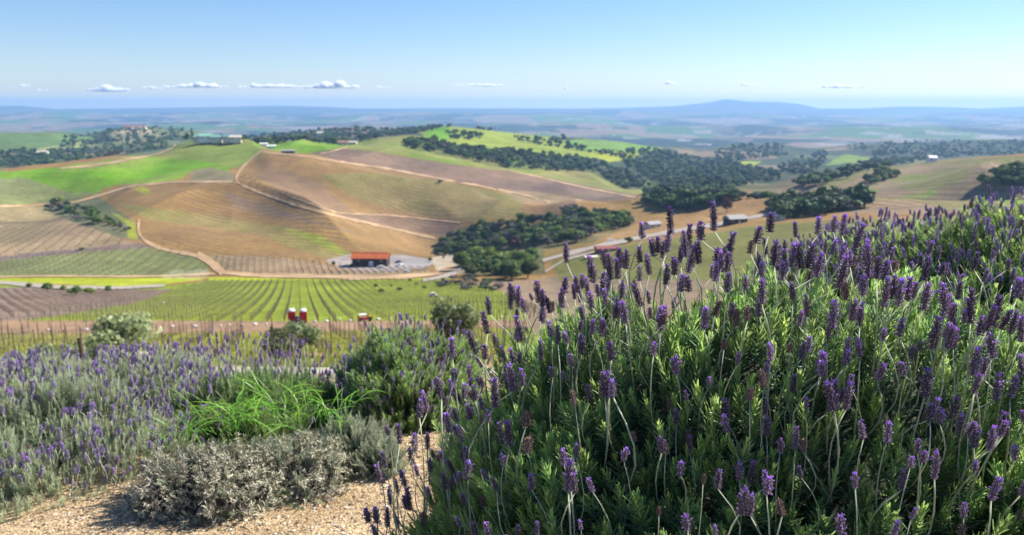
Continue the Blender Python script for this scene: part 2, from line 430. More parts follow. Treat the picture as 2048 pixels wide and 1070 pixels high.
field([(550, 450), (640, 470), (705, 510), (700, 522), (640, 490)], (.20, .24, .02), f=.8)
field([(440, 380), (560, 420), (640, 445), (760, 480), (640, 450), (480, 420)], (.17, .125, .095), f=.7)
field([(255, 372), (275, 366), (305, 385), (290, 388)], C_YEL, f=.8)
field([(-1500, 425), (0, 412), (90, 410), (200, 455), (280, 490), (150, 500), (0, 520), (-1500, 540)], (.25, .185, .105))
field([(75, 400), (200, 395), (265, 440), (280, 480), (240, 475), (150, 445), (90, 420)], (.11, .12, .06))
field([(225, 425), (270, 445), (276, 478), (255, 475), (258, 452)], C_YEL, f=.8)
field([(-1500, 545), (0, 516), (180, 500), (290, 492), (390, 508), (415, 530), (412, 548), (330, 553), (0, 553), (-1500, 575)], (.145, .165, .060))
field([(-1500, 535), (0, 512), (280, 486), (310, 494), (180, 503), (0, 520), (-1500, 545)], (.15, .11, .10))
field([(-1500, 570), (0, 553), (330, 554), (420, 556), (300, 574), (0, 563)], C_YEL)
field([(420, 555), (900, 556), (900, 562), (420, 562)], C_YEL)
field([(420, 510), (560, 515), (700, 535), (860, 535), (860, 550), (700, 552), (500, 548), (440, 535)], (.26, .19, .11))
field([(650, 520), (700, 508), (810, 510), (880, 522), (850, 535), (760, 544), (690, 540)], (.27, .25, .24), wobble=False)
field([(860, 515), (920, 505), (1000, 520), (960, 545), (880, 550)], (.40, .33, .24))
# near vineyard
field([(-1500, 575), (0, 568), (340, 572), (420, 561), (900, 560), (1010, 585), (1090, 620), (1120, 720), (-1500, 790)], (.175, .215, .022), y0=50, y1=430)
field([(-1500, 575), (0, 575), (340, 578), (270, 606), (120, 630), (0, 645), (-1500, 700)], (.20, .145, .105), y0=90, y1=430)
field([(-1500, 700), (0, 640), (260, 640), (620, 643), (900, 640), (1100, 640), (1100, 655), (600, 664), (0, 672), (-1500, 740)], (.27, .175, .105), y0=50, y1=200)
field([(-1500, 730), (0, 668), (600, 662), (1000, 655), (1000, 715), (0, 716), (-1500, 780)], (.21, .20, .035), y0=30, y1=200)
paint((GY > 30) & (GY < 70) & (fbm(GX / 6, GY / 9, 55, 3) > -.12), C_ORG, .8)
paint((GY < 42) & (GY > 26), (.50, .46, .40), .9)
field([(930, 565), (1060, 560), (1300, 520), (1600, 480), (2600, 450), (2600, 700), (1090, 700), (1030, 590)], (.20, .145, .09), y0=90, y1=430)
field([(1100, 525), (1200, 502), (1350, 476), (1540, 447), (1700, 440), (2600, 420), (2600, 500), (1400, 560), (1120, 560)], (.135, .135, .032), y0=90, y1=520)
# right-hand slope
s_r = field([(1500, 380), (1620, 352), (1760, 328), (2048, 312), (3500, 290), (3500, 440), (2048, 425), (1700, 425), (1540, 410)], (.23, .165, .095), y0=430, y1=1300)
paint(s_r & (fbm(GX / 70, GY / 120, 61, 3) > -.02), (.15, .17, .035), .8)
paint(s_r & (fbm(GX / 50, GY / 80, 64, 3) > .38), C_BRT, .6)
field([(1380, 372), (1420, 376), (1400, 392), (1310, 378)], (.17, .24, .06), y0=900, y1=1700)
field([(1465, 322), (1520, 322), (1510, 332), (1470, 332)], C_YEL, y0=1300, y1=3300)
field([(1650, 330), (1690, 308), (1740, 315), (1720, 325)], (.15, .22, .03), y0=1300, y1=3300)
field([(-1500, 272), (0, 266), (100, 264), (190, 275), (180, 290), (100, 300), (0, 300), (-1500, 300)], (.11, .17, .05), y0=1700, y1=2700)
field([(60, 300), (180, 280), (190, 290), (110, 302)], (.22, .24, .08), y0=1700, y1=2700)
field([(215, 266), (260, 262), (340, 270), (320, 280), (240, 285)], (.20, .19, .10), y0=1700, y1=3300)
field([(225, 262), (285, 255), (320, 266), (250, 270)], (.33, .26, .16), y0=1700, y1=3300)
field([(660, 262), (720, 254), (745, 262), (690, 266)], (.30, .20, .13), y0=1700, y1=3300)
DARK_FLOOR = (.030, .048, .020)  # floor darkened beneath the trees, shade of the gaps put into its colour
field([(1240, 322), (1300, 305), (1360, 306), (1450, 322), (1560, 340), (1700, 325), (1740, 338), (1620, 372), (1540, 378), (1480, 378), (1440, 398), (1560, 402), (1560, 425), (1290, 425), (1290, 385), (1300, 360)], DARK_FLOOR, y0=900, y1=2600, f=.85)
field([(1690, 297), (1740, 284), (2048, 278), (3000, 270), (3000, 322), (2048, 314), (1900, 318), (1760, 318)], DARK_FLOOR, y0=1500, y1=3600, f=.8)
field([(810, 285), (850, 280), (1000, 300), (1180, 318), (1260, 345), (1300, 378), (1250, 380), (1180, 345), (1000, 335), (815, 296)], DARK_FLOOR, y0=1000, y1=2000, f=.6)
field([(860, 508), (880, 480), (940, 452), (1080, 440), (1130, 425), (1255, 435), (1262, 455), (1180, 485), (1090, 500), (1085, 560), (930, 558), (920, 510)], (.07, .085, .035), y0=380, y1=900, f=.75)  # shade under the grove painted into its floor
# row coordinate for stripes that are too far to build
rdir = np.zeros(GX.shape); rwt = np.zeros(GX.shape)
# mottling of the slopes: greener hollows, barer swells
mg = np.clip(fbm(GX / 90, GY / 130, 91, 4) * 2.2, -1, 1) * ((GY > 430) & (GY < 1300))
paint(np.clip(mg, 0, 1), (.15, .16, .045), .32)
paint(np.clip(-mg, 0, 1), (.30, .19, .10), .30)
def stripes(sel, ang, spacing, w):
    n = (math.cos(ang), math.sin(ang))
    rdir[sel] = ((GX * n[0] + GY * n[1]) / spacing)[sel]; rwt[sel] = w
stripes(s_f, 1.15, 7.0, .5)
stripes(s_2, 0.9, 8.0, .35)
stripes(s_r, 0.25, 9.0, .6)

def land_material():
    m = bpy.data.materials.new('field_ground'); m.use_nodes = True
    N, L = m.node_tree.nodes, m.node_tree.links
    b = N['Principled BSDF']; b.inputs['Roughness'].default_value = 0.95; b.inputs['Specular IOR Level'].default_value = 0.1
    at_ = N.new('ShaderNodeAttribute'); at_.attribute_name = 'col'
    tc = N.new('ShaderNodeTexCoord')
    prev = at_.outputs['Color']
    for sc_, lo, hi in ((0.35, .70, 1.30), (0.04, .80, 1.22), (0.012, .76, 1.24)):
        nz = N.new('ShaderNodeTexNoise'); nz.inputs['Scale'].default_value = sc_; nz.inputs['Detail'].default_value = 6; nz.inputs['Roughness'].default_value = .65
        L.new(tc.outputs['Object'], nz.inputs['Vector'])
        mr = N.new('ShaderNodeMapRange'); mr.inputs[1].default_value = .3; mr.inputs[2].default_value = .7; mr.inputs[3].default_value = lo; mr.inputs[4].default_value = hi
        L.new(nz.outputs[0], mr.inputs[0])
        mul = N.new('ShaderNodeVectorMath'); mul.operation = 'SCALE'
        L.new(prev, mul.inputs[0]); L.new(mr.outputs[0], mul.inputs['Scale']); prev = mul.outputs[0]
    rc = N.new('ShaderNodeAttribute'); rc.attribute_name = 'rc'
    rw = N.new('ShaderNodeAttribute'); rw.attribute_name = 'rw'
    m1 = N.new('ShaderNodeMath'); m1.operation = 'MULTIPLY'; m1.inputs[1].default_value = 2 * math.pi
    s1 = N.new('ShaderNodeMath'); s1.operation = 'SINE'
    r1 = N.new('ShaderNodeMapRange'); r1.inputs[1].default_value = -.2; r1.inputs[2].default_value = .9; r1.inputs[3].default_value = 0; r1.inputs[4].default_value = 1
    m2 = N.new('ShaderNodeMath'); m2.operation = 'MULTIPLY'
    L.new(rc.outputs['Fac'], m1.inputs[0]); L.new(m1.outputs[0], s1.inputs[0]); L.new(s1.outputs[0], r1.inputs[0])
    L.new(r1.outputs[0], m2.inputs[0]); L.new(rw.outputs['Fac'], m2.inputs[1])
    mx = N.new('ShaderNodeMix'); mx.data_type = 'RGBA'; mx.inputs[7].default_value = (.11, .08, .055, 1)
    L.new(m2.outputs[0], mx.inputs[0]); L.new(prev, mx.inputs[6]); L.new(mx.outputs[2], b.inputs['Base Color'])
    return m
M_LAND = land_material()
nr, nc = GX.shape
VV = np.stack([GX, GY, GZ], -1)
def land_piece(name, r0, r1):
    n = r1 - r0 + 1
    V = VV[r0:r1 + 1].reshape(-1, 3)
    i, j = np.meshgrid(np.arange(n - 1), np.arange(nc - 1), indexing='ij')
    a = (i * nc + j).ravel()
    F = np.stack([a, a + 1, a + nc + 1, a + nc], 1)
    me = new_mesh(name, V, F, [M_LAND], None, True, {'col': col[r0:r1 + 1].reshape(-1, 3), 'rc': rdir[r0:r1 + 1].ravel(), 'rw': rwt[r0:r1 + 1].ravel()})
    return tag(link(name, me), kind='structure')
cum = np.concatenate([[0], np.cumsum(NROW)])
kx = {n: int(cum[i]) for i, n in enumerate(KN)}
kx['S'] = nr - 1
land_piece('hillside', 0, kx['E'])
land_piece('hills', kx['E'], kx['O'])
land_piece('plain', kx['O'], kx['Q'])
land_piece('mountains', kx['Q'], nr - 1)

# foreground sheet of sandy ground
def sand_material():
    m = bpy.data.materials.new('sandy_gravel'); m.use_nodes = True
    N, L = m.node_tree.nodes, m.node_tree.links
    b = N['Principled BSDF']; b.inputs['Roughness'].default_value = 0.95; b.inputs['Specular IOR Level'].default_value = 0.15
    tc = N.new('ShaderNodeTexCoord')
    n1 = N.new('ShaderNodeTexNoise'); n1.inputs['Scale'].default_value = 2.2; n1.inputs['Detail'].default_value = 6
    n2 = N.new('ShaderNodeTexNoise'); n2.inputs['Scale'].default_value = 60; n2.inputs['Detail'].default_value = 5; n2.inputs['Roughness'].default_value = .7
    v = N.new('ShaderNodeTexVoronoi'); v.inputs['Scale'].default_value = 110
    for n in (n1, n2, v): L.new(tc.outputs['Object'], n.inputs['Vector'])
    r1 = N.new('ShaderNodeValToRGB'); e = r1.color_ramp.elements
    e[0].position = .3; e[0].color = (.33, .235, .125, 1); e[1].position = .7; e[1].color = (.56, .45, .29, 1)
    L.new(n1.outputs[0], r1.inputs[0])
    r2 = N.new('ShaderNodeValToRGB'); e = r2.color_ramp.elements
    e[0].position = .36; e[0].color = (.34, .28, .22, 1); e[1].position = .56; e[1].color = (1.05, 1.0, .95, 1)
    L.new(n2.outputs[0], r2.inputs[0])
    mx = N.new('ShaderNodeMix'); mx.data_type = 'RGBA'; mx.blend_type = 'MULTIPLY'; mx.inputs[0].default_value = 1
    L.new(r1.outputs[0], mx.inputs[6]); L.new(r2.outputs[0], mx.inputs[7])
    hs = N.new('ShaderNodeHueSaturation'); L.new(mx.outputs[2], hs.inputs['Color'])
    sx = N.new('ShaderNodeSeparateColor'); L.new(v.outputs['Color'], sx.inputs[0])
    mr = N.new('ShaderNodeMapRange'); mr.inputs[3].default_value = .7; mr.inputs[4].default_value = 1.35
    L.new(sx.outputs[0], mr.inputs[0]); L.new(mr.outputs[0], hs.inputs['Value']); L.new(hs.outputs[0], b.inputs['Base Color'])
    bp = N.new('ShaderNodeBump'); bp.inputs['Strength'].default_value = .8; bp.inputs['Distance'].default_value = .006
    ad = N.new('ShaderNodeMath'); ad.operation = 'SUBTRACT'
    L.new(n2.outputs[0], ad.inputs[0]); L.new(v.outputs['Distance'], ad.inputs[1]); L.new(ad.outputs[0], bp.inputs['Height'])
    L.new(bp.outputs[0], b.inputs['Normal'])
    return m
M_SAND = sand_material()
xs = np.arange(-15.5, 15.51, 0.05); ys = np.concatenate([np.arange(-5, 1.5, .2), np.arange(1.5, 5, 0.03), np.arange(5, 9.4, .15)])
XX, YY = np.meshgrid(xs, ys, indexing='ij')
ZZ = ground_near(XX, YY) + 0.010 * fbm(XX * 9, YY * 9, 70, 3)
ZZ = np.where(YY > 8.6, ZZ - (YY - 8.6) * .2, ZZ)
a = (np.arange(len(xs) - 1)[:, None] * len(ys) + np.arange(len(ys) - 1)[None]).ravel()
me = new_mesh('ground', np.stack([XX, YY, ZZ], -1).reshape(-1, 3), np.stack([a, a + len(ys), a + len(ys) + 1, a + 1], 1), [M_SAND])
tag(link('ground', me), kind='structure')

# roads laid over the fields as sheets
M_DIRT = mat('tan_dirt', (.37, .245, .13), .95, .30, .05, detail=6)
M_PALE = mat('pale_gravel', (.31, .27, .22), .95, .12, .1, detail=6)
def road(name, pts, w, m, lift=.35):
    P = []
    for (x0, y0), (x1, y1) in zip(pts[:-1], pts[1:]):
        n = max(2, int(math.hypot(x1 - x0, y1 - y0) / 8))
        P += [(x0 + (x1 - x0) * k / n, y0 + (y1 - y0) * k / n) for k in range(n)]
    P.append(pts[-1]); P = np.array(P, float)
    for _ in range(3): P[1:-1] = P[1:-1] * .5 + (P[:-2] + P[2:]) * .25
    Tn = np.gradient(P, axis=0); Tn /= np.linalg.norm(Tn, axis=1)[:, None] + 1e-9
    V = []; W = 5
    for i, (p, tn) in enumerate(zip(P, Tn)):
        ww = (w if not hasattr(w, '__len__') else w[0] + (w[1] - w[0]) * i / len(P)) * (0.45 + .65 * float(vnoise(i * .45, 0.5, 3)))
        c = at(p[0], p[1])
        for k in range(W):
            o = (k / (W - 1) - .5) * ww
            q = at(p[0] - tn[1] * o, p[1] + tn[0] * o)
            lim = 7 + c.y * .035
            if abs(q.y - c.y) > lim:
                yy = c.y + math.copysign(lim, q.y - c.y); xx = q.x / q.y * yy
                q = Vector((xx, yy, float(height(xx, yy))))
            V.append((q.x, q.y, q.z + lift))
    a = (np.arange(len(P) - 1)[:, None] * W + np.arange(W - 1)[None]).ravel()
    me = new_mesh(name, np.array(V), np.stack([a, a + 1, a + W + 1, a + W], 1), [m])
    tag(link(name, me), kind='structure')
road('dirt_road', [(520, 304), (620, 314), (700, 327), (780, 338), (860, 354), (960, 372), (1040, 388), (1100, 404)], 5, M_DIRT)
road('dirt_road', [(522, 302), (500, 320), (475, 345), (468, 364), (520, 386), (600, 414), (680, 434), (760, 452), (870, 477)], 6.5, M_DIRT)
road('dirt_road', [(-60, 414), (60, 412), (150, 405), (210, 388), (260, 373), (350, 364), (465, 364)], 5.5, M_DIRT)
road('dirt_road', [(560, 385), (620, 408), (675, 427), (780, 431), (920, 446)], 3.5, M_DIRT)
road('dirt_road', [(120, 337), (170, 333), (220, 326), (280, 315), (325, 306), (352, 290)], 7, M_DIRT)
road('dirt_road', [(640, 308), (668, 302), (695, 294)], 4, M_DIRT)
road('dirt_road', [(1000, 338), (1060, 350), (1150, 371), (1240, 389), (1335, 407)], 3.5, M_DIRT)
road('dirt_road', [(278, 440), (275, 470), (300, 490), (340, 503), (385, 509), (415, 522), (432, 544), (500, 551), (600, 553), (700, 556), (800, 555), (870, 549), (910, 535)], [9, 12], M_DIRT)
road('dirt_road', [(395, 508), (418, 518), (436, 534), (446, 548)], 17, M_DIRT, .38)
road('dirt_road', [(-60, 556), (100, 553), (250, 554), (330, 553), (430, 548)], 4.5, M_DIRT)
road('gravel_road', [(-80, 562), (0, 566), (60, 571), (130, 576), (240, 577), (330, 572)], [13, 6], M_PALE)
road('gravel_road', [(845, 562), (880, 556), (915, 545), (930, 528)], 12, M_PALE)
road('gravel_road', [(1085, 522), (1130, 510), (1200, 492), (1290, 474), (1350, 463), (1420, 452), (1480, 440), (1545, 428)], [12, 9], M_PALE)
road('gravel_road', [(1090, 545), (1130, 520), (1190, 505), (1230, 495)], 6, M_PALE, .4)
# ---------------------------------------------------------------- air and clouds
def volume_mat(name, color, density, aniso=0.0, emit=None):
    m = bpy.data.materials.new(name); m.use_nodes = True
    N, L = m.node_tree.nodes, m.node_tree.links
    for n in list(N):
        if n.type == 'BSDF_PRINCIPLED': N.remove(n)
    v = N.new('ShaderNodeVolumePrincipled')
    v.inputs['Color'].default_value = (*color, 1); v.inputs['Density'].default_value = density
    v.inputs['Anisotropy'].default_value = aniso
    L.new(v.outputs[0], N['Material Output'].inputs['Volume'])
    return m
b = MB().box(-32000, 32000, -300, 20400, -560, 142)
hz = link('haze', b.mesh('haze', [volume_mat('haze_air', (.34, .60, 1.0), 0.000075, 0.2)]))
tag(hz, kind='stuff')

M_CLOUD = volume_mat('cloud_vapour', (1, 1, 1), 0.02, 0.2)
def ico(sub=2):
    import bmesh
    bm = bmesh.new(); bmesh.ops.create_icosphere(bm, subdivisions=sub, radius=1)
    V = np.array([v.co[:] for v in bm.verts]); F = np.array([[v.index for v in f.verts] for f in bm.faces]); bm.free()
    return V, F
ICO1, ICO2, ICO3 = ico(1), ico(2), ico(3)
def cloud(px, py, w, h, label, seed):
    D = 42000.0
    r = random.Random(seed)
    c = pix(px, py, D); W = w / FPX * D / 2; Hh = h / FPX * D
    o = MB(); n = max(5, int(w / 5))
    for k in range(n):
        u = (k + r.random()) / n * 2 - 1
        prof = (1 - abs(u) ** 1.7) * (0.45 + .55 * float(vnoise(k * .55, seed * 1.7)))
        rad = max(Hh * .14, Hh * .5 * prof * r.uniform(.55, 1.1))
        V = ICO2[0] * np.array([rad * r.uniform(1.2, 2.0), rad * 1.5, rad])
        V *= (1 + .22 * fbm(V[:, 0] / rad * 1.3 + k, V[:, 2] / rad * 1.3 + seed, 3, 2))[:, None]
        V[:, 2] = np.maximum(V[:, 2], -rad * .35)
        V += np.array([u * W, r.uniform(-.2, .2) * W * .3, rad * .35 + Hh * .1 * r.random()])
        o.add(V, None, ICO2[1])
    ob = link('cloud', o.mesh('cloud', [M_CLOUD], True), None, c)
    tag(ob, label, 'cloud', 'small white clouds low over the horizon')
for i, (px, py, w, h, lb) in enumerate([
    (44, 174, 34, 12, 'faint wisp of cloud, leftmost in the sky'),
    (83, 182, 26, 11, 'tiny round cloud right of the leftmost wisp'),
    (217, 184, 80, 26, 'lumpy white cloud with a grey base above the left ridge'),
    (306, 178, 56, 13, 'thin cloud just left of the long flat cloud'),
    (392, 176, 122, 20, 'long white cloud above the hilltop estate'),
    (545, 176, 140, 19, 'long low cloud left of the puffy one'),
    (664, 177, 106, 26, 'puffiest and tallest cloud, above the middle ridge'),
    (763, 177, 36, 11, 'small cloud right of the puffiest one'),
    (960, 173, 104, 15, 'pale streak of cloud above the bright green hills'),
    (1132, 178, 28, 8, 'very faint dot of cloud in the middle of the sky'),
    (1334, 169, 48, 11, 'small bright cloud left of the blue peak'),
    (1490, 171, 80, 10, 'flat cloud straight above the blue peak'),
    (1675, 176, 160, 13, 'longest thin streak of cloud, right of the peak'),
    (1801, 181, 24, 9, 'small cloud puff, rightmost in the sky')]):
    cloud(px, py, w, h, lb, i + 3)

# ---------------------------------------------------------------- trees
def crown_arrays(rx, rz, n, leaf, seed, lobes=11, flat=.75, airy=.0):
    """leaf clumps scattered over lobes, around a lumpy inner mass"""
    r = np.random.default_rng(seed)
    C = r.normal(size=(lobes, 3)); C /= np.linalg.norm(C, axis=1)[:, None]
    C *= np.array([rx * .74, rx * .74, rz * .50]) * r.uniform(.45, 1.0, (lobes, 1))
    C[:, 2] *= .9; R = r.uniform(.26, .52, lobes) * rx
    k = r.integers(0, lobes, n)
    d = r.normal(size=(n, 3)); d /= np.linalg.norm(d, axis=1)[:, None]
    P = C[k] + d * (R[k] * r.uniform(.80 - airy, 1.10, n))[:, None] * np.array([1, 1, flat])
    a = d + r.normal(size=(n, 3)) * .7
    t1 = np.cross(a, r.normal(size=(n, 3))); t1 /= np.linalg.norm(t1, axis=1)[:, None]
    t2 = np.cross(a, t1); t2 /= np.linalg.norm(t2, axis=1)[:, None]
    s = leaf * r.uniform(.6, 1.4, (n, 1))
    V = np.stack([P - t1 * s - t2 * s * .4, P + t1 * s * .3 - t2 * s, P + t1 * s + t2 * s * .5, P - t1 * s * .4 + t2 * s], 1).reshape(-1, 3)
    Q = np.arange(n * 4).reshape(-1, 4)
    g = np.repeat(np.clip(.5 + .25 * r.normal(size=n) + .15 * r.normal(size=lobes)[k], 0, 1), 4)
    core = []; cf = []
    for i in range(lobes):
        cv = ICO1[0] * R[i] * .84 * np.array([1, 1, flat]) + C[i]
        cv = cv + .12 * R[i] * fbm(cv[:, 0:1] * 2 / rx + i, cv[:, 1:2] * 2 / rx, i, 2)
        core.append(cv); cf.append(ICO1[1] + len(cv) * i)
    core = np.concatenate(core); cf = np.concatenate(cf)
    if airy > .3: core = core * .45
    zlow = min(V[:, 2].min(), core[:, 2].min())
    V[:, 2] -= zlow; core[:, 2] -= zlow
    return V, Q, g, core, cf
def trunk_mb(h, r0, rx, seed, m=0, mb=None):
    r = random.Random(seed); mb = mb or MB()
    mb.tube([(0, 0, -.5), (r.uniform(-.05, .05) * h, 0, h * .5), (r.uniform(-.1, .1) * h, r.uniform(-.1, .1) * h, h)], [r0 * 1.25, r0, r0 * .8], 7, m)
    for k in range(4):
        a = k * 1.57 + r.random()
        mb.tube([(0, 0, h * .75), (math.cos(a) * rx * .3, math.sin(a) * rx * .3, h * 1.35), (math.cos(a) * rx * .55, math.sin(a) * rx * .55, h * 2.0)], [r0 * .6, r0 * .4, r0 * .15], 5, m)
    return mb
M_BARK = mat('bark', (.10, .075, .055), .95, .3, 4, bump=.4)
TREE_COL = {
 'oak': leaf_mat('oak_leaves', (.050, .095, .022), (.175, .245, .050), .2, .6, randomness=.5),
 'bluegreen': leaf_mat('distant_oak_leaves', (.032, .070, .024), (.115, .175, .046), .15, .6, randomness=.5),
 'mid': leaf_mat('bright_oak_leaves', (.075, .130, .025), (.24, .32, .06), .25, .6, randomness=.4),
 'grey': leaf_mat('bare_twigs', (.10, .09, .08), (.24, .22, .20), 0, .9),
 'lime': leaf_mat('spring_leaves', (.13, .19, .02), (.26, .33, .03), .3, .6),
 'olive': leaf_mat('olive_leaves', (.15, .18, .075), (.36, .40, .20), .4, .5),
 'rust': leaf_mat('russet_leaves', (.09, .05, .035), (.16, .10, .06), .1, .8),
}
TREES = {}
def tree_meshes(kind, seed, n=900, rx=4.6, rz=4.6, leaf=.34, trunk=1.6, airy=0.0):
    V, Q, g, cv, cf = crown_arrays(rx, rz, n, leaf, seed, airy=airy)
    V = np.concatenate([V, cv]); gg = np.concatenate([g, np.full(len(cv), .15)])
    V[:, 2] += trunk * .8
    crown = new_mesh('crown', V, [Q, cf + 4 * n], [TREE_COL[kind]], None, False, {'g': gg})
    tk = trunk_mb(trunk, .26, rx, seed).mesh('trunk', [M_BARK], True)
    # the same tree as one mesh, for copies too small to show parts
    mb = trunk_mb(trunk, .26, rx, seed, 1)
    mb.add(V, Q, cf + 4 * n, 0)
    A = np.zeros(mb.n); A[-len(V):] = gg
    one = mb.mesh('tree', [TREE_COL[kind], M_BARK], False, {'g': A})
    return crown, tk, one
for kd, seeds in (('oak', (1, 2, 3, 4)), ('bluegreen', (5, 6, 7)), ('grey', (8, 9)), ('mid', (13, 14)), ('lime', (11,)), ('rust', (12,))):
    TREES[kd] = [tree_meshes(kd, s, n=(1300 if kd != 'bluegreen' else 500), leaf=(.30 if kd != 'bluegreen' else .5), airy=(.5 if kd == 'grey' else .0)) for s in seeds]

ONES = 'zeroth first second third fourth fifth sixth seventh eighth ninth tenth eleventh twelfth thirteenth fourteenth fifteenth sixteenth seventeenth eighteenth nineteenth'.split()
TENS = 'x x twenty thirty forty fifty sixty seventy eighty ninety'.split()
def ordinal(n):
    if n >= 100: return 'hundred-and-' + ordinal(n - 100) if n > 100 else 'hundredth'
    if n < 20: return ONES[n]
    return TENS[n // 10] + ('-' + ONES[n % 10] if n % 10 else '') if n % 10 else TENS[n // 10][:-1] + 'ieth'
def number_from_left(obs):
    """add to each label its place counted from the left, as seen from the viewpoint"""
    by = {}
    for o in obs: by.setdefault(o['label'], []).append(o)
    for lb, g in by.items():
        if len(g) < 2: continue
        g.sort(key=lambda o: o.location.x / o.location.y)
        for i, o in enumerate(g):
            o['label'] = lb + ', ' + ('leftmost' if i == 0 else 'rightmost' if i == len(g) - 1 else ordinal(i + 1) + ' from left').replace('row of leafless vines', 'leafless vine row').replace('running up', 'up')
def put_tree(name, kind, p, size, label, group, parts, squash=1.0):
    cr, tk, one = random.choice(TREES[kind])
    s = size / 10.5
    rz = random.uniform(0, 6.28)
    if parts:
        o = thing(name, label, 'tree', p, rz, group)
        link('crown', cr, o); link('trunk', tk, o)
    else:
        o = link(name, one, None, p, (0, 0, rz)); tag(o, label, 'tree', group)
    o.scale = (s, s, s * squash)
    return o
def sample_poly(poly, n, seed, mind=6.0, ymin=12, taken=None):
    r = random.Random(seed)
    xs = [p[0] for p in poly]; ys = [p[1] for p in poly]
    out = [] if taken is None else taken
    res = []; tries = 0
    while len(res) < n and tries < n * 14:
        tries += 1
        x, y = r.uniform(min(xs), max(xs)), r.uniform(min(ys), max(ys))
        if not bool(inpoly(np.array([x]), np.array([y]), poly)[0]): continue
        q = at(x, y, ymin)
        if all((q.x - a.x) ** 2 + (q.y - a.y) ** 2 > mind * mind for a in out[-400:]):
            out.append(q); res.append(q)
    return res
# groves near enough for each tree to be its own
g1 = []
GROVES = [
 # polygon, how many, kinds, size, with parts, group, label template
 ([(915, 540), (930, 510), (1000, 515), (1085, 530), (1088, 560), (1000, 562), (930, 556)], 30, ['oak'] * 4 + ['mid'] * 2, (9, 14), True, 'dark oaks beside the barn yard', '{c} in the front clump beside the barn yard'),
 ([(945, 515), (1000, 500), (1030, 512), (1000, 522)], 4, ['lime'], (7, 9), True, 'bright trees among the dark oaks', 'yellow-green tree between the dark oaks'),
 ([(865, 505), (880, 480), (930, 470), (1000, 485), (1010, 505), (930, 508), (880, 512)], 40, ['oak', 'oak', 'grey', 'mid'], (8, 12), True, 'trees behind the barn yard', '{c} at the field edge right of the barn'),
 ([(930, 470), (960, 450), (1080, 440), (1200, 460), (1180, 480), (1100, 495), (1000, 500)], 110, ['oak', 'mid', 'grey', 'oak'], (9, 13), False, 'trees of the long grove in the valley', '{c} in the long grove along the valley bottom'),
 ([(1120, 425), (1180, 425), (1255, 435), (1262, 450), (1200, 468), (1130, 455)], 60, ['oak', 'oak', 'grey', 'mid'], (9, 13), False, 'trees of the upper grove', '{c} in the grove below the rear brown hill'),
 ([(92, 405), (130, 408), (200, 430), (215, 455), (150, 440), (100, 418)], 22, ['oak', 'oak', 'grey', 'mid'], (7, 11), True, 'trees in the gully on the left', '{c} in the gully of the brown slopes'),
 ([(205, 430), (260, 455), (262, 470), (215, 458)], 10, ['grey', 'oak', 'lime'], (4, 6), True, 'low trees at the end of the gully', '{c} at the low end of the gully on the left'),
 ([(285, 300), (300, 288), (340, 272), (350, 280), (330, 300), (290, 305)], 22, ['oak'], (10, 14), False, 'dark trees left of the estate', '{c} on the slope left of the hilltop estate'),
 ([(1590, 372), (1640, 350), (1720, 338), (1790, 330), (1740, 345), (1680, 360), (1620, 376)], 46, ['oak', 'bluegreen'], (11, 15), False, 'trees above the right-hand slope', '{c} along the top edge of the right-hand slope'),
 ([(1728, 365), (1740, 352), (1800, 340), (1812, 346), (1780, 360), (1735, 372)], 18, ['oak'], (9, 13), False, 'dark clump on the right-hand slope', '{c} in the dark clump on the right-hand slope'),
 ([(1945, 372), (1990, 352), (2060, 330), (2070, 372), (2000, 376)], 26, ['oak'], (10, 14), False, 'dark trees at the far right', '{c} at the far right above the lavender'),
]
DESC = {'mid': 'mid-green oak', 'oak': 'dark oak', 'grey': 'grey leafless tree', 'lime': 'yellow-green tree', 'rust': 'russet tree', 'bluegreen': 'hazy dark oak'}
GT = []
for i, (poly, n, kinds, sz, parts, grp, lb) in enumerate(GROVES):
    for q in sample_poly(poly, n, 100 + i, mind=sz[0] * .36):
        k = random.choice(kinds)
        GT.append(put_tree('oak_tree' if k in ('oak', 'bluegreen') else 'tree', k, q, random.uniform(*sz), lb.format(c=DESC[k]), grp, parts, random.uniform(.8, 1.1)))
number_from_left(GT)
# single trees and shrubs
SINGLES = [
 (1030, 497, 'rust', 14, 1.1, 'tall russet tree sticking up behind the front clump of oaks'),
 (880, 366, 'grey', 9, .6, 'lone dark shrub in the dip of the second brown hill'),
 (163, 499, 'oak', 5, .45, 'low dark hedge bush at the foot of the brown vineyard on the left'),
 (667, 531, 'oak', 3.2, 1.2, 'small round dark bush left of the barn'),
 (860, 523, 'oak', 3.4, 1.0, 'small dark bush right of the barn yard'),
 (887, 517, 'oak', 2.4, 1.0, 'tiny bush between the barn yard and the oaks'),
 (58, 576, 'oak', 3.2, .9, 'first small tree from the left beside the pale road'),
 (95, 582, 'oak', 6.0, .8, 'round dark tree beside the pale road'),
 (126, 580, 'lime', 3.6, .8, 'small yellow-green shrub beside the pale road'),
 (152, 590, 'oak', 6.2, .75, 'wide dark tree in the middle of the roadside row'),
 (182, 588, 'lime', 5.0, .8, 'bright green shrub touching the wide dark tree'),
 (217, 584, 'oak', 4.6, .75, 'last dark tree of the roadside row on the left'),
 (1453, 425, 'rust', 9, 1.9, 'slim tall cypress-like tree by the road in the valley'),
 (1326, 415, 'oak', 7, 1.2, 'dark tree at the right end of the second brown hill'),
 (1180, 523, 'grey', 4, .8, 'small grey bush beside the pale road right of the grove'),
 (1258, 486, 'oak', 6, .8, 'dark shrub next to the red shed'),
]
for px, py, k, sz, sq, lb in SINGLES:
    put_tree('tree' if sz > 6 else 'shrub', k, at(px, py), sz, lb, None, True, sq)['category'] = 'tree' if sz > 6 else 'shrub'

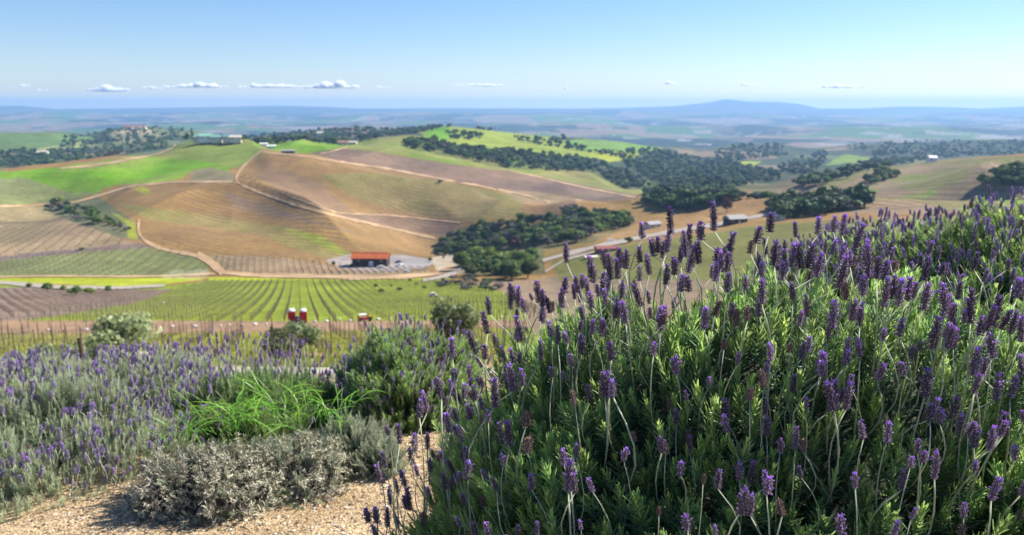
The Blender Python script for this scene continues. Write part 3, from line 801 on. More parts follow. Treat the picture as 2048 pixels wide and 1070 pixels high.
# woods that read as one mass: instances of the same oak meshes
def scatter(name, P, S, R, K, sources, parent=None, kind='stuff', extra=None):
    """points carrying rotation, size and choice, with a node tree that sets an instance of a source on each"""
    me = bpy.data.meshes.new(name)
    me.vertices.add(len(P)); me.vertices.foreach_set('co', np.asarray(P, np.float32).ravel())
    a = me.attributes.new('rot', 'FLOAT_VECTOR', 'POINT'); a.data.foreach_set('vector', np.asarray(R, np.float32).ravel())
    S = np.asarray(S, np.float32)
    if S.ndim == 1: S = np.repeat(S[:, None], 3, 1)
    a = me.attributes.new('scl', 'FLOAT_VECTOR', 'POINT'); a.data.foreach_set('vector', S.ravel())
    a = me.attributes.new('pick', 'INT', 'POINT'); a.data.foreach_set('value', np.asarray(K, np.int32))
    o = link(name, me, parent); tag(o, kind=kind)
    key = 'scatter_' + '_'.join(s.name for s in sources)
    ng = bpy.data.node_groups.get(key[:60])
    if ng is None:
        ng = bpy.data.node_groups.new(key[:60], 'GeometryNodeTree')
        ng.interface.new_socket('Geometry', in_out='INPUT', socket_type='NodeSocketGeometry')
        ng.interface.new_socket('Geometry', in_out='OUTPUT', socket_type='NodeSocketGeometry')
        N, L = ng.nodes, ng.links
        gi, go = N.new('NodeGroupInput'), N.new('NodeGroupOutput')
        ip = N.new('GeometryNodeInstanceOnPoints')
        j = N.new('GeometryNodeJoinGeometry')
        for s in reversed(sources):
            oi = N.new('GeometryNodeObjectInfo'); oi.inputs['Object'].default_value = s; oi.inputs['As Instance'].default_value = True
            L.new(oi.outputs['Geometry'], j.inputs[0])
        L.new(gi.outputs[0], ip.inputs['Points']); L.new(j.outputs[0], ip.inputs['Instance'])
        ip.inputs['Pick Instance'].default_value = True
        for nm, ty, sk in (('rot', 'FLOAT_VECTOR', 'Rotation'), ('scl', 'FLOAT_VECTOR', 'Scale'), ('pick', 'INT', 'Instance Index')):
            na = N.new('GeometryNodeInputNamedAttribute'); na.data_type = ty; na.inputs['Name'].default_value = nm
            src = na.outputs['Attribute']
            if nm == 'rot':
                er = N.new('FunctionNodeEulerToRotation'); L.new(src, er.inputs[0]); src = er.outputs[0]
            L.new(src, ip.inputs[sk])
        L.new(ip.outputs[0], go.inputs[0])
    md = o.modifiers.new('scatter', 'NODES'); md.node_group = ng
    return o
# three far oaks to stand as sources (they are trees of the wooded ridge themselves)
src = []
MASS_SRC = [TREES['bluegreen'][0], TREES['bluegreen'][1], TREES['bluegreen'][2], TREES['oak'][1], TREES['grey'][0]]
for k, (px, py) in enumerate([(600, 262), (640, 258), (560, 266), (660, 258), (620, 260)]):
    q = at(px, py + 3, 1600)
    ob = link('oak_tree', MASS_SRC[k][2], None, q); ob.scale = (1.3, 1.3, 1.2)
    tag(ob, ('hazy grey bare tree' if k == 4 else 'hazy dark oak') + ' on the wooded ridge behind the houses', 'tree', 'oaks of the far wooded ridge'); src.append(ob)
number_from_left(src)
MASS = [
 ([(480, 285), (500, 272), (600, 264), (700, 256), (760, 258), (890, 246), (905, 254), (860, 260), (740, 280), (690, 290), (520, 288)], 760, 1200),
 ([(120, 300), (130, 275), (200, 258), (300, 254), (400, 262), (360, 275), (300, 285), (200, 290)], 260, 1300),
 ([(0, 305), (130, 300), (250, 290), (340, 275), (300, 300), (200, 320), (100, 332), (0, 335)], 330, 1000),
 ([(-200, 300), (60, 302), (120, 330), (60, 335), (-200, 345)], 120, 1000),
 ([(810, 285), (850, 280), (920, 295), (1000, 300), (1100, 312), (1180, 318), (1260, 345), (1300, 375), (1250, 378), (1180, 345), (1080, 340), (1000, 335), (900, 308), (815, 296)], 520, 900),
 ([(1240, 322), (1300, 305), (1360, 308), (1450, 325), (1560, 345), (1560, 362), (1480, 372), (1440, 395), (1340, 385), (1300, 360)], 900, 900),
 ([(1290, 385), (1340, 380), (1450, 395), (1520, 400), (1560, 415), (1500, 430), (1400, 425), (1340, 420), (1290, 410)], 260, 600),
 ([(1540, 415), (1600, 400), (1720, 398), (1730, 415), (1650, 430), (1560, 440)], 120, 400),
 ([(1420, 305), (1490, 288), (1560, 290), (1580, 310), (1500, 320), (1440, 330)], 240, 1500),
 ([(1560, 330), (1640, 302), (1660, 310), (1640, 340), (1600, 352), (1560, 345)], 160, 1300),
 ([(1690, 295), (1740, 284), (1850, 280), (1960, 282), (2048, 280), (2300, 276), (2300, 318), (2048, 312), (1900, 315), (1760, 315)], 900, 1500),
 ([(1750, 318), (1900, 316), (1800, 330), (1700, 335)], 120, 1000),
 ([(890, 262), (960, 268), (965, 280), (900, 280)], 40, 1200),
 ([(950, 254), (1035, 262), (1035, 266), (950, 260)], 34, 1600),
 ([(1020, 272), (1060, 278), (1180, 298), (1260, 312), (1250, 318), (1150, 302), (1040, 284)], 90, 1200),
 ([(1100, 276), (1130, 274), (1135, 284), (1100, 286)], 24, 1600),
 ([(1210, 300), (1330, 300), (1340, 312), (1250, 310)], 60, 1700),
 ([(770, 268), (860, 248), (905, 252), (860, 262), (800, 275)], 120, 1400),
]
P, S = [], []
for i, (poly, n, ymin) in enumerate(MASS):
    r = random.Random(500 + i)
    for q in sample_poly(poly, n, 300 + i, mind=4.0, ymin=ymin):
        P.append(q[:]); S.append(r.choice((.6, .9, 1.2, 1.5)) * r.uniform(.8, 1.15))
P = np.array(P); S = np.array(S)
R = np.zeros((len(P), 3)); R[:, 2] = rng.uniform(0, 6.28, len(P))
S3 = np.stack([S, S, S * rng.uniform(.75, 1.05, len(P))], 1)
tag(scatter('distant_woodland', P, S3, R, rng.choice(5, len(P), p=[.25, .22, .22, .2, .11]), src), 'far woods of dark oaks covering the valleys and ridges', 'woodland', kind='stuff')

# ---------------------------------------------------------------- vineyards
M_VINE = mat('vine_wood', (.13, .095, .07), .95, .3, 6)
M_POST = mat('weathered_post', (.075, .05, .04), .9, .3, 6)
M_WIRE = mat('wire', (.30, .29, .28), .5, metallic=.6)
def vine_field(poly, ang, spacing, label, group, y0, y1, post_h=1.75, step=1.6, pstep=6.4, lean=0.0, thick=1.0, box=None, maxrows=90):
    """rows along direction ang (from +Y towards +X) inside a field outlined in the picture"""
    d = np.array([math.sin(ang), math.cos(ang)]); nrm = np.array([d[1], -d[0]])
    x0, x1 = box
    cs = [(x, y) for x in (x0, x1) for y in (y0, y1)]
    offs = [c[0] * nrm[0] + c[1] * nrm[1] for c in cs]; alo = [c[0] * d[0] + c[1] * d[1] for c in cs]
    k0, k1 = math.floor(min(offs) / spacing), math.ceil(max(offs) / spacing)
    s = np.arange(min(alo), max(alo), step)
    made = 0; rows = []
    for k in range(k0, k1):
        o = k * spacing
        X = nrm[0] * o + d[0] * s; Y = nrm[1] * o + d[1] * s
        ok = (Y > y0) & (Y < y1) & (X > x0) & (X < x1) & (np.abs(X / np.maximum(Y, 1)) < .82)
        if ok.sum() < 4: continue
        Z = height(X, Y); qx, qy = project(X, np.maximum(Y, 1), Z)
        ok &= inpoly(qx, qy, poly)
        if ok.sum() < 4: continue
        X, Y, Z, ss = X[ok], Y[ok], Z[ok], s[ok]
        mb = MB(); r = np.random.default_rng(int(abs(k)) + 17)
        n = len(X)
        bx, by = float(X[0]), float(Y[0])
        far_ = float(Y.mean()) > 200
        # vine: crooked trunk and two arms (triangular tubes)
        def prism(P0, P1, w0, w1):
            Dv = P1 - P0; A = np.cross(Dv, [0.2, .3, .9]); A /= np.linalg.norm(A, axis=1)[:, None] + 1e-9
            B = np.cross(Dv, A); B /= np.linalg.norm(B, axis=1)[:, None] + 1e-9
            V = np.stack([P0 + A * w0, P0 + (-A * .5 + B * .87) * w0, P0 + (-A * .5 - B * .87) * w0, P1 + A * w1, P1 + (-A * .5 + B * .87) * w1, P1 + (-A * .5 - B * .87) * w1], 1).reshape(-1, 3)
            b_ = np.arange(len(P0))[:, None] * 6
            Q = np.concatenate([b_ + np.array(q) for q in ((0, 1, 4, 3), (1, 2, 5, 4), (2, 0, 3, 5))])
            return V, Q
        G = np.stack([X - bx, Y - by, Z], 1); jit = lambda a: r.normal(size=(n, 3)) * a
        mid = G + np.array([0, 0, .45]) + jit(.05); top = G + np.array([0, 0, .85]) + jit(.06)
        w = .035 * thick
        D3 = np.array([d[0], d[1], 0])
        segs = [(G - [0, 0, .1], mid, w * 1.2, w), (mid, top, w, w * .9)]
        for sg in (-1, 1):
            segs.append((top, top + D3 * sg * step * .48 + np.array([0, 0, .1]) + jit(.04), w * .8, w * .6))
            segs.append((top + D3 * sg * step * .2, top + D3 * sg * step * .3 + np.array([0, 0, .42]) + jit(.10), w * .5, w * .35))
        for a_ in segs:
            V, Q = prism(*a_); mb.add(V, Q, m=0)
        ends = np.array([0, n - 1])
        pi = np.unique(np.concatenate([np.arange(0, n, max(1, int(pstep / step))), ends]))
        Gp = G[pi]; ln = np.array([d[0], d[1], 0]) * lean
        tilt = np.where(np.isin(pi, [0])[:, None], -D3 * .55, D3 * .0) + r.normal(size=(len(pi), 3)) * .04
        V, Q = prism(Gp - [0, 0, .2], Gp + tilt + np.array([0, 0, post_h]), .055 * thick, .05 * thick); mb.add(V, Q, m=1)
        for hh in (.9, 1.35):
            V, Q = prism(G[:-1] + [0, 0, hh], G[1:] + [0, 0, hh], .006 * thick, .006 * thick); mb.add(V, Q, m=2)
        ob = link('vine_row', mb.mesh('vine_row', [M_VINE, M_POST, M_WIRE]), None, (bx, by, 0))
        tag(ob, label, 'vine row', group); rows.append(ob); made += 1
        if made >= maxrows: break
    number_from_left(rows)
    return made
VF = []
VF.append(vine_field([(250, 602), (345, 580), (420, 563), (900, 562), (1000, 588), (1085, 622), (1090, 645), (0, 645), (130, 630)], -.265, 3.0,
    'row of leafless vines on posts running up the bright green vineyard', 'vine rows of the bright green vineyard', 120, 425, box=(-200, 40), thick=.95, step=2.4))
VF.append(vine_field([(-300, 585), (100, 582), (330, 580), (250, 604), (130, 628), (0, 640), (-300, 660)], -.62, 3.2,
    'row of leafless vines in the purplish-brown vineyard at the left edge', 'vine rows of the brown vineyard on the left', 120, 400, box=(-330, -30), thick=.95, step=2.4))
VF.append(vine_field([(-300, 672), (0, 668), (600, 661), (1050, 655), (1050, 716), (-300, 718)], -.30, 4.2,
    'short bare vine row with tall dark posts just beyond the road', 'nearest vine rows beyond the road', 58, 130, box=(-100, 20), post_h=2.3, step=1.5, pstep=6.5, thick=.95))
VF.append(vine_field([(0, 516), (180, 500), (300, 494), (385, 508), (412, 530), (408, 546), (330, 552), (0, 551), (-200, 555), (-200, 525)], -.05, 6.0,
    'bare vine row on the dark green block left of the dirt road', 'vine rows of the dark green block', 380, 520, box=(-330, -120), thick=2.4, step=2.6))
VF.append(vine_field([(-100, 425), (0, 418), (90, 416), (200, 458), (270, 486), (150, 498), (0, 512), (-100, 520)], -.22, 8.0,
    'bare vine row on the tan slope below the gully on the left', 'vine rows of the tan slope on the left', 440, 660, box=(-420, -150), thick=2.4, step=3))
VF.append(vine_field([(470, 368), (480, 345), (560, 385), (620, 410), (665, 428), (600, 415), (520, 388)], -.2, 7.5,
    'bare vine row in the narrow block between two dirt roads', 'vine rows of the narrow hill block', 560, 1000, box=(-340, -120), thick=2.6, step=3))
VF.append(vine_field([(420, 514), (560, 515), (700, 533), (860, 537), (850, 546), (700, 550), (500, 547), (440, 536)], -.3, 3.6,
    'bare vine row on the strip in front of the barn', 'vine rows in front of the barn', 400, 520, box=(-200, -30), thick=2.2, step=2.4))
print('vine rows', VF)
# ---------------------------------------------------------------- buildings
M_WHITE = mat('white_paint', (.78, .77, .74), .6, .05, 2)
M_STUCCO = mat('pale_stucco', (.62, .55, .46), .9, .08, 2)
M_DARKW = mat('dark_timber', (.050, .032, .030), .9, .3, 1.5)
M_ORANGE = mat('orange_tile', (.48, .115, .035), .75, .22, .8)
M_TILE = mat('weathered_tile', (.34, .16, .10), .8, .25, .8)
M_GREENR = mat('green_copper_roof', (.22, .42, .34), .6, .12, .5)
M_GREYR = mat('grey_roof', (.30, .29, .29), .7, .15, .5)
M_GLASS = mat('window_glass', (.03, .04, .05), .15, spec=.6)
M_RED = mat('red_plastic', (.52, .025, .03), .45, .1, 3)
M_REDW = mat('faded_red_paint', (.27, .08, .065), .8, .2, 2)
M_BLUE = mat('navy_plastic', (.02, .035, .12), .5)
M_YEL = mat('yellow_paint', (.75, .50, .02), .5)
M_BLACK = mat('black_rubber', (.02, .02, .02), .8)
def gable(name, mats, L, D, H, ridge, over, parent, hip=0.0, th=.25):
    """a roof of real thickness over a box L x D, ridge along x"""
    mb = MB(); z0 = H
    a, d = L / 2 + over, D / 2 + over; h = L / 2 + over - hip
    V = [(-a, -d, z0 - .1), (a, -d, z0 - .1), (a, d, z0 - .1), (-a, d, z0 - .1), (-h, 0, z0 + ridge), (h, 0, z0 + ridge)]
    V2 = [(x, y, z + th) for x, y, z in V]
    Q = [(0, 1, 5, 4), (2, 3, 4, 5)]; T = [(0, 4, 3), (1, 2, 5)]
    mb.add(V2, Q, T); mb.add(V, [q[::-1] for q in Q], [t[::-1] for t in T])
    for i in range(4):
        j = (i + 1) % 4
        mb.add([V[i], V[j], V2[j], V2[i]], [(0, 1, 2, 3)])
    return link('roof', mb.mesh(name, mats), parent)
def window(parent, x, z, w, h, face, D, frame=M_WHITE):
    y = -D / 2 - .03
    o = MB().box(x - w / 2 - .08, x + w / 2 + .08, y - .05, y + .02, z - h / 2 - .08, z + h / 2 + .08).mesh('window', [frame])
    f = link('window', o, parent)
    link('pane', MB().box(x - w / 2, x + w / 2, y - .08, y - .052, z - h / 2, z + h / 2).mesh('pane', [M_GLASS]), f)
def building(name, px, py, L, D, H, ridge, wall, roof, label, cat='house', rz=0.0, over=.6, hip=0.0, wins=0, door=True, group=None, zoff=0):
    p = at(px, py); p.z += zoff
    o = thing(name, label, cat, p, rz, group)
    mb = MB().box(-L / 2, L / 2, -D / 2, D / 2, -2.5, H)
    mb.add([(-L / 2, -D / 2 + .01, H), (-L / 2, D / 2 - .01, H), (-L / 2 , 0, H + ridge * .9)], None, [(0, 2, 1)])
    mb.add([(L / 2, -D / 2 + .01, H), (L / 2, D / 2 - .01, H), (L / 2, 0, H + ridge * .9)], None, [(0, 1, 2)])
    link('wall', mb.mesh('wall', [wall]), o)
    gable('roof', [roof], L, D, H, ridge, over, o, hip)
    if door:
        d = link('door', MB().box(-.0, 1.4, -D / 2 - .08, -D / 2 - .02, 0, 2.3).mesh('door', [M_WHITE]), o)
    for k in range(wins):
        x = -L / 2 + (k + .5) * L / wins
        if door and -1 < x < 2.4: continue
        window(o, x, H * .6, min(1.6, L / wins * .4), H * .32, 0, D)
    return o
# barn with the orange roof
p = at(739, 533)
barn = thing('barn', 'long low dark barn with a bright orange tiled roof in the pale yard', 'barn', p, math.radians(-3))
Lb, Db, Hb = 20.0, 9.0, 4.6
link('wall', MB().box(-Lb / 2, Lb / 2, 0, Db, -1.5, Hb).box(-Lb / 2 + 1.5, Lb / 2 - 1.5, Db / 2 - 1, Db / 2 + 1, Hb, Hb + 1.9).mesh('wall', [M_DARKW]), barn)
rf = MB(); ov = 1.0
for sgn, y0, y1 in ((1, -ov, Db / 2), (-1, Db + ov, Db / 2)):
    n = 26
    for k in range(n):
        xa, xb = -Lb / 2 - .8 + (Lb + 1.6) * k / n, -Lb / 2 - .8 + (Lb + 1.6) * (k + .86) / n
        for zo, hh in ((0, .22),):
            rf.add([(xa, y0, Hb - .1), (xb, y0, Hb - .1), (xb, y1, Hb + 2.4), (xa, y1, Hb + 2.4), (xa, y0, Hb + .2), (xb, y0, Hb + .2), (xb, y1, Hb + 2.7), (xa, y1, Hb + 2.7)],
                   [(0, 3, 2, 1), (4, 5, 6, 7), (0, 1, 5, 4), (1, 2, 6, 5), (2, 3, 7, 6), (3, 0, 4, 7)])
rf.box(-Lb / 2 - .8, Lb / 2 + .8, Db / 2 - .35, Db / 2 + .35, Hb + 2.5, Hb + 2.85)
roof = link('roof', rf.mesh('roof', [M_ORANGE]), barn); roof['kind'] = 'stuff'
link('gable_wall', MB().add([(-Lb / 2 + .02, 0, Hb), (-Lb / 2 + .02, Db, Hb), (-Lb / 2 + .02, Db / 2, Hb + 2.2), (Lb / 2 - .02, 0, Hb), (Lb / 2 - .02, Db, Hb), (Lb / 2 - .02, Db / 2, Hb + 2.2)], None, [(0, 2, 1), (3, 4, 5)]).mesh('gable_wall', [M_DARKW]), barn)
dr = link('door', MB().box(-.2, 2.2, -.10, -.02, 0, 3.0).mesh('door', [M_WHITE]), barn)
link('handle', MB().box(1.9, 2.0, -.16, -.102, 1.2, 1.5).mesh('handle', [M_BLACK]), dr)
for x in (-6.2, 6.8):
    w_ = link('window', MB().box(x - .6, x + .6, -.08, -.02, 2.9, 3.9).mesh('window', [M_WHITE]), barn)
    link('pane', MB().box(x - .5, x + .5, -.11, -.082, 3.0, 3.8).mesh('pane', [M_GLASS]), w_)
link('lean_to', MB().box(-Lb / 2 - 3.6, -Lb / 2 - .02, .8, Db - 1, -1.5, 1.2, top=(-Lb / 2 - 1.2, -Lb / 2 - .02, .8, Db - 1)).mesh('lean_to', [M_DARKW]), barn)
def vehicle(px, py, label, body, L=4.4, W=1.8, rz=0.0, cab=True, name='parked_car', cat='car', group=None, zoff=0.0):
    p = at(px, py); p.z += zoff
    o = thing(name, label, cat, p, rz, group)
    mb = MB().box(-L / 2, L / 2, -W / 2, W / 2, .32, .85, top=(-L / 2 + .05, L / 2 - .05, -W / 2 + .04, W / 2 - .04))
    mb.box(-L * .32, L * .30, -W / 2 + .08, W / 2 - .08, .85, 1.45, top=(-L * .22, L * .20, -W / 2 + .2, W / 2 - .2))
    link('body', mb.mesh('body', [body]), o)
    gl = MB().box(-L * .27, L * .25, -W / 2 + .09, W / 2 - .09, .93, 1.34, top=(-L * .235, L * .215, -W / 2 + .16, W / 2 - .16))
    link('windows', gl.mesh('windows', [M_GLASS]), o)
    for x in (-L * .31, L * .31):
        for y in (-W / 2 + .1, W / 2 - .1):
            link('wheel', MB().tube([(x, y - .12, .33), (x, y + .12, .33)], .33, 12).mesh('wheel', [M_BLACK]), o)
    return o
vehicle(762, 536, 'white vehicle parked right in front of the middle of the barn', M_WHITE, rz=.1, group='vehicles around the barn')
vehicle(801, 531, 'small white vehicle at the right end of the barn', M_WHITE, L=3.6, rz=1.2, group='vehicles around the barn')
vehicle(797, 526, 'dark vehicle tucked in the shade at the right end of the barn', M_BLUE, rz=.2, group='vehicles around the barn')
vehicle(813, 545, 'pale vehicle standing on the plot below the barn yard', M_WHITE, L=3.4, rz=.5, group='vehicles around the barn')
vehicle(1222, 483, 'white vehicle on the pale road behind the red shed', M_WHITE, L=5.2, rz=.4)
vehicle(866, 594, 'white vehicle standing among the vines at the right side of the green vineyard', M_WHITE, L=2.6, W=1.5, rz=.3)
building('shed', 1212, 503, 11, 6, 1.9, 1.0, M_REDW, M_REDW, 'low faded red shed beside the pale road beyond the lavender', 'shed', .15, wins=2)
building('shed', 1181, 516, 6, 4, .7, .4, M_STUCCO, M_STUCCO, 'low white shelter on the bank left of the red shed', 'shed', .2, door=False)
building('house', 1470, 447, 12, 8, 3.2, 2.0, M_DARKW, M_GREYR, 'dark house with a grey roof among the valley oaks', 'house', .3, wins=3)
building('house', 1560, 440, 6, 5, 3.0, 1.2, M_STUCCO, M_WHITE, 'small white house at the end of the valley road', 'house', -.2, wins=2)
building('house', 1863, 323, 9, 8, 4.5, 2.2, M_WHITE, M_WHITE, 'tiny white house on the skyline of the right-hand slope', 'house', 0, wins=2)
building('shed', 1305, 455, 10, 6, 2.6, 1.6, M_STUCCO, M_GREYR, 'pale shed with a grey roof by the bend of the valley road', 'shed', .5, wins=2)
# estate on the hilltop
building('house', 412, 287, 15, 9, 5.5, 3.2, M_WHITE, M_GREENR, 'white gabled house with a green roof on the hilltop', 'house', .35, wins=5, group='houses of the hilltop estate', zoff=3.5)
building('house', 399, 287, 12, 8, 4.5, 3.0, M_STUCCO, M_GREENR, 'low house with a green roof, leftmost of the hilltop estate', 'house', -.1, wins=4, group='houses of the hilltop estate', zoff=3.5)
building('house', 434, 287, 13, 8, 4.2, 3.0, M_STUCCO, M_GREENR, 'green-roofed house half behind the tree in the middle of the estate', 'house', .1, wins=4, group='houses of the hilltop estate', zoff=3.5)
building('house', 458, 287, 12, 8, 4.6, 2.8, M_STUCCO, M_GREENR, 'green-roofed house right of the trees on the hilltop', 'house', -.2, wins=4, group='houses of the hilltop estate', zoff=3.5)
building('house', 472, 287, 13, 8, 4.2, 2.4, M_STUCCO, M_STUCCO, 'pale flat-looking house, rightmost of the hilltop estate', 'house', .1, wins=4, group='houses of the hilltop estate', zoff=3.5)
for px, k, sz, sq, lb in [(371, 'oak', 10, 1.2, 'dark tree left of the two cypresses'), (376, 'oak', 7, 2.3, 'left one of two dark cypresses on the hilltop'), (386, 'oak', 7, 2.4, 'right one of two dark cypresses on the hilltop'),
                          (425, 'oak', 9, 1.0, 'tree between the white gabled house and its neighbour'), (445, 'oak', 11, 1.0, 'large round tree in the middle of the estate'), (365, 'oak', 9, .9, 'bushy tree at the left end of the hilltop'), (487, 'oak', 8, .8, 'small tree at the right end of the hilltop')]:
    put_tree('tree', k, at(px, 286) + Vector((0, 0, 3)), sz, lb, 'trees of the hilltop estate', False, sq)
building('house', 686, 290, 16, 9, 4.0, 2.8, M_STUCCO, M_TILE, 'farmhouse with a brownish roof on the saddle between the green fields', 'house', .1, wins=5)
building('house', 705, 289, 14, 8, 3.6, 1.6, M_STUCCO, M_STUCCO, 'pale outbuilding right of the farmhouse on the saddle', 'house', -.1, wins=3)
building('shed', 528, 292, 11, 7, 3.0, 1.2, M_WHITE, M_WHITE, 'white shed on the bright field right of the estate', 'shed', .3, door=False)
building('shed', 543, 296, 12, 7, 3.0, 1.2, M_WHITE, M_WHITE, 'second white shed, slightly lower on the bright field', 'shed', .3, door=False)
building('shed', 577, 306, 13, 7, 2.4, 1.2, M_DARKW, M_GREYR, 'low dark shed at the lower edge of the bright field', 'shed', .1, door=False)
for px, L, lb in ((258, 26, 'left wing of the red-roofed mansion on the wooded hill'), (272, 30, 'middle block of the red-roofed mansion on the wooded hill'), (285, 22, 'right wing of the red-roofed mansion on the wooded hill')):
    building('house', px, 259, L, 14, 6, 4.0, M_STUCCO, M_TILE, lb, 'house', .1, wins=5, group='wings of the far mansion', zoff=3)
for px, py, lb in ((86, 310, 'white farmhouse in the woods at the far left'), (1228, 272, 'far white farmhouse out on the plain'), (640, 270, 'pale house in a clearing on the wooded ridge'), (1418, 292, 'pale house where the valley opens to the plain')):
    building('house', px, py, 22, 10, 6, 3, M_WHITE, M_STUCCO, lb, 'house', .2, wins=4)

# ---------------------------------------------------------------- portable toilets, cart, markers, posts
def toilet(px, label):
    p = at(px, 645); p.y += 0
    o = thing('portable_toilet', label, 'portable toilet', p, .2, 'portable toilets at the foot of the vineyard')
    s = 1.05
    mb = MB().box(-.55 * s, .55 * s, -.55 * s, .55 * s, .0, 2.0 * s)
    for x in (-.55, .55):
        for y in (-.55, .55): mb.box(x * s - .06, x * s + .06, y * s - .06, y * s + .06, 0, 2.02 * s)
    link('cabin', mb.mesh('cabin', [M_RED]), o)
    V = ICO2[0].copy(); V = V[:] * [.66 * s, .66 * s, .42 * s]; V[:, 2] = np.maximum(V[:, 2], -.06); V[:, 2] += 2.07 * s
    link('roof', MB().add(V, None, ICO2[1]).mesh('roof', [M_WHITE], True), o)
    d = link('door', MB().box(-.40 * s, .40 * s, -.59 * s, -.56 * s, .12, 1.85 * s).mesh('door', [M_RED]), o)
    link('handle', MB().box(.25 * s, .32 * s, -.63 * s, -.592 * s, .95, 1.2).mesh('handle', [M_BLACK]), d)
    link('vent_pipe', MB().tube([(.4 * s, .4 * s, 2.0 * s), (.4 * s, .4 * s, 2.7 * s)], .06, 8).mesh('vent_pipe', [M_WHITE]), o)
toilet(584, 'red portable toilet with a white dome roof, the left one of the pair')
toilet(607, 'red portable toilet with a white dome roof, the right one of the pair')
p = at(595.5, 648)
o = thing('hand_wash_station', 'dark blue hand wash stand between the two red toilets', 'wash station', p)
link('tank', MB().box(-.32, .32, -.3, .3, 0, 1.25, top=(-.25, .25, -.22, .22)).mesh('tank', [M_BLUE]), o)
link('basin', MB().box(-.36, .36, -.42, .10, 1.25, 1.38).mesh('basin', [M_BLUE]), o)
p = at(728, 642)
o = thing('utility_cart', 'small red and yellow utility cart at the lower edge of the green vineyard', 'cart', p, .25); o.scale = (.8, .8, .7)
link('body', MB().box(-1.3, .7, -.6, .6, .4, .95, top=(-1.2, .7, -.55, .55)).box(-1.3, -1.15, -.6, .6, .95, 1.5).mesh('body', [M_RED]), o)
link('cargo_bed', MB().box(.72, 1.9, -.6, .6, .5, .62).box(.72, 1.9, -.6, -.54, .62, .95).box(.72, 1.9, .54, .6, .62, .95).box(1.84, 1.9, -.54, .54, .62, .95).mesh('cargo_bed', [M_BLACK]), o)
link('tank', MB().tube([(1.3, -.45, 1.0), (1.3, .45, 1.0)], .42, 12).mesh('tank', [M_YEL]), o)
link('canopy', MB().box(-1.1, .6, -.55, .55, 1.75, 1.85).box(-1.05, -1.0, -.5, -.45, .95, 1.75).box(.5, .55, -.5, -.45, .95, 1.75).box(-1.05, -1.0, .45, .5, .95, 1.75).box(.5, .55, .45, .5, .95, 1.75).mesh('canopy', [M_WHITE]), o)
for x in (-.9, 1.3):
    for y in (-.62, .62): link('wheel', MB().tube([(x, y - .1, .34), (x, y + .1, .34)], .34, 12).mesh('wheel', [M_BLACK]), o)
# white bundles at the row ends
V0 = ICO2[0] * [.42, .42, .40]; V0 = V0 * (1 + .12 * fbm(V0[:, 0] * 4, V0[:, 1] * 4 + V0[:, 2] * 3, 5, 2))[:, None]; V0[:, 2] = np.maximum(V0[:, 2], -.25) + .25
m_bag = new_mesh('white_sack', V0, ICO2[1], [mat('white_sacking', (.66, .60, .57), .8, .12, 6)])
SK = []
for i, (px, py) in enumerate([(459, 652), (483, 651), (510, 650), (533, 650), (630, 645), (653, 644), (679, 640), (700, 643), (756, 640), (780, 639), (828, 636), (850, 635), (955, 633), (97, 662), (172, 661), (320, 657), (345, 655), (390, 654), (441, 654), (1003, 636), (327, 606), (395, 577)]):
    o = link('white_sack', m_bag, None, at(px, py), (0, 0, i * 1.3)); o.scale = (.5 + .22 * (i % 3),) * 2 + (.65,)
    tag(o, 'white sack at a row end below the green vineyard' if i < 20 else 'small white sack up among the vine rows', 'sack', 'white sacks along the vineyard edge' if i < 20 else 'white sacks up in the vineyard')
    SK.append(o)
number_from_left(SK)
# dark bushes in the right part of the vineyard
for px, py, sz, k, lb in [(751, 575, 2.6, 'oak', 'small dark bush near the top of the green vineyard'), (763, 586, 2.8, 'oak', 'dark bush a little lower in the green vineyard'), (782, 573, 1.6, 'oak', 'tiny bush near the upper edge of the green vineyard'), (799, 582, 2.6, 'rust', 'russet shrub in the green vineyard'), (820, 563, 2.0, 'oak', 'small bush at the top edge of the vineyard'), (832, 570, 2.0, 'oak', 'little green bush right of the one at the top edge'), (850, 578, 2.6, 'lime', 'pale bush at the right side of the green vineyard')]:
    put_tree('shrub', k, at(px, py), sz, lb, None, True, .9)['category'] = 'shrub'
SC = []
for i, q in enumerate(sample_poly([(860, 565), (900, 556), (960, 560), (1010, 570), (1000, 585), (930, 580), (870, 573)], 22, 77, 3)):
    SC.append(put_tree('shrub', 'grey' if i % 3 else 'bluegreen', q, random.uniform(4, 7), 'grey-green scrub bush below the front oaks', 'scrub below the oaks', False, .6)); SC[-1]['category'] = 'shrub'
number_from_left(SC)

# posts and drip line by the road
def post(px, py, h, lab, lean=0.0, w=.05):
    o = link('wooden_post', MB().tube([(0, 0, -.2), (lean * .5, 0, h * .5), (lean, 0, h)], [w, w * .95, w * .9], 8).mesh('wooden_post', [M_POST]), None, at(px, py, 20))
    tag(o, lab, 'post', 'posts beyond the lavender')
Pq = at(170, 752, 14)
post(170, 760, 1.05, 'thick dark post standing up right of the grey olive, nearest of the fence posts', -.03, .06)
post(203, 792, .8, 'shorter dark post just right of the thick one', 0, .045)
post(505, 735, .9, 'thin post seen through the flowers in the middle left', 0, .04)
a_, b_ = at(128, 729, 25), at(305, 716, 25)
mbw = MB().tube([a_ + Vector((0, 0, .35)), a_.lerp(b_, .3) + Vector((0, 0, .52)), a_.lerp(b_, .65) + Vector((0, 0, .5)), b_ + Vector((0, 0, .5))], .022, 6)
tag(link('drip_hose', mbw.mesh('drip_hose', [M_WHITE]), None), 'pale drip hose strung low in front of the young olive trees', 'hose')

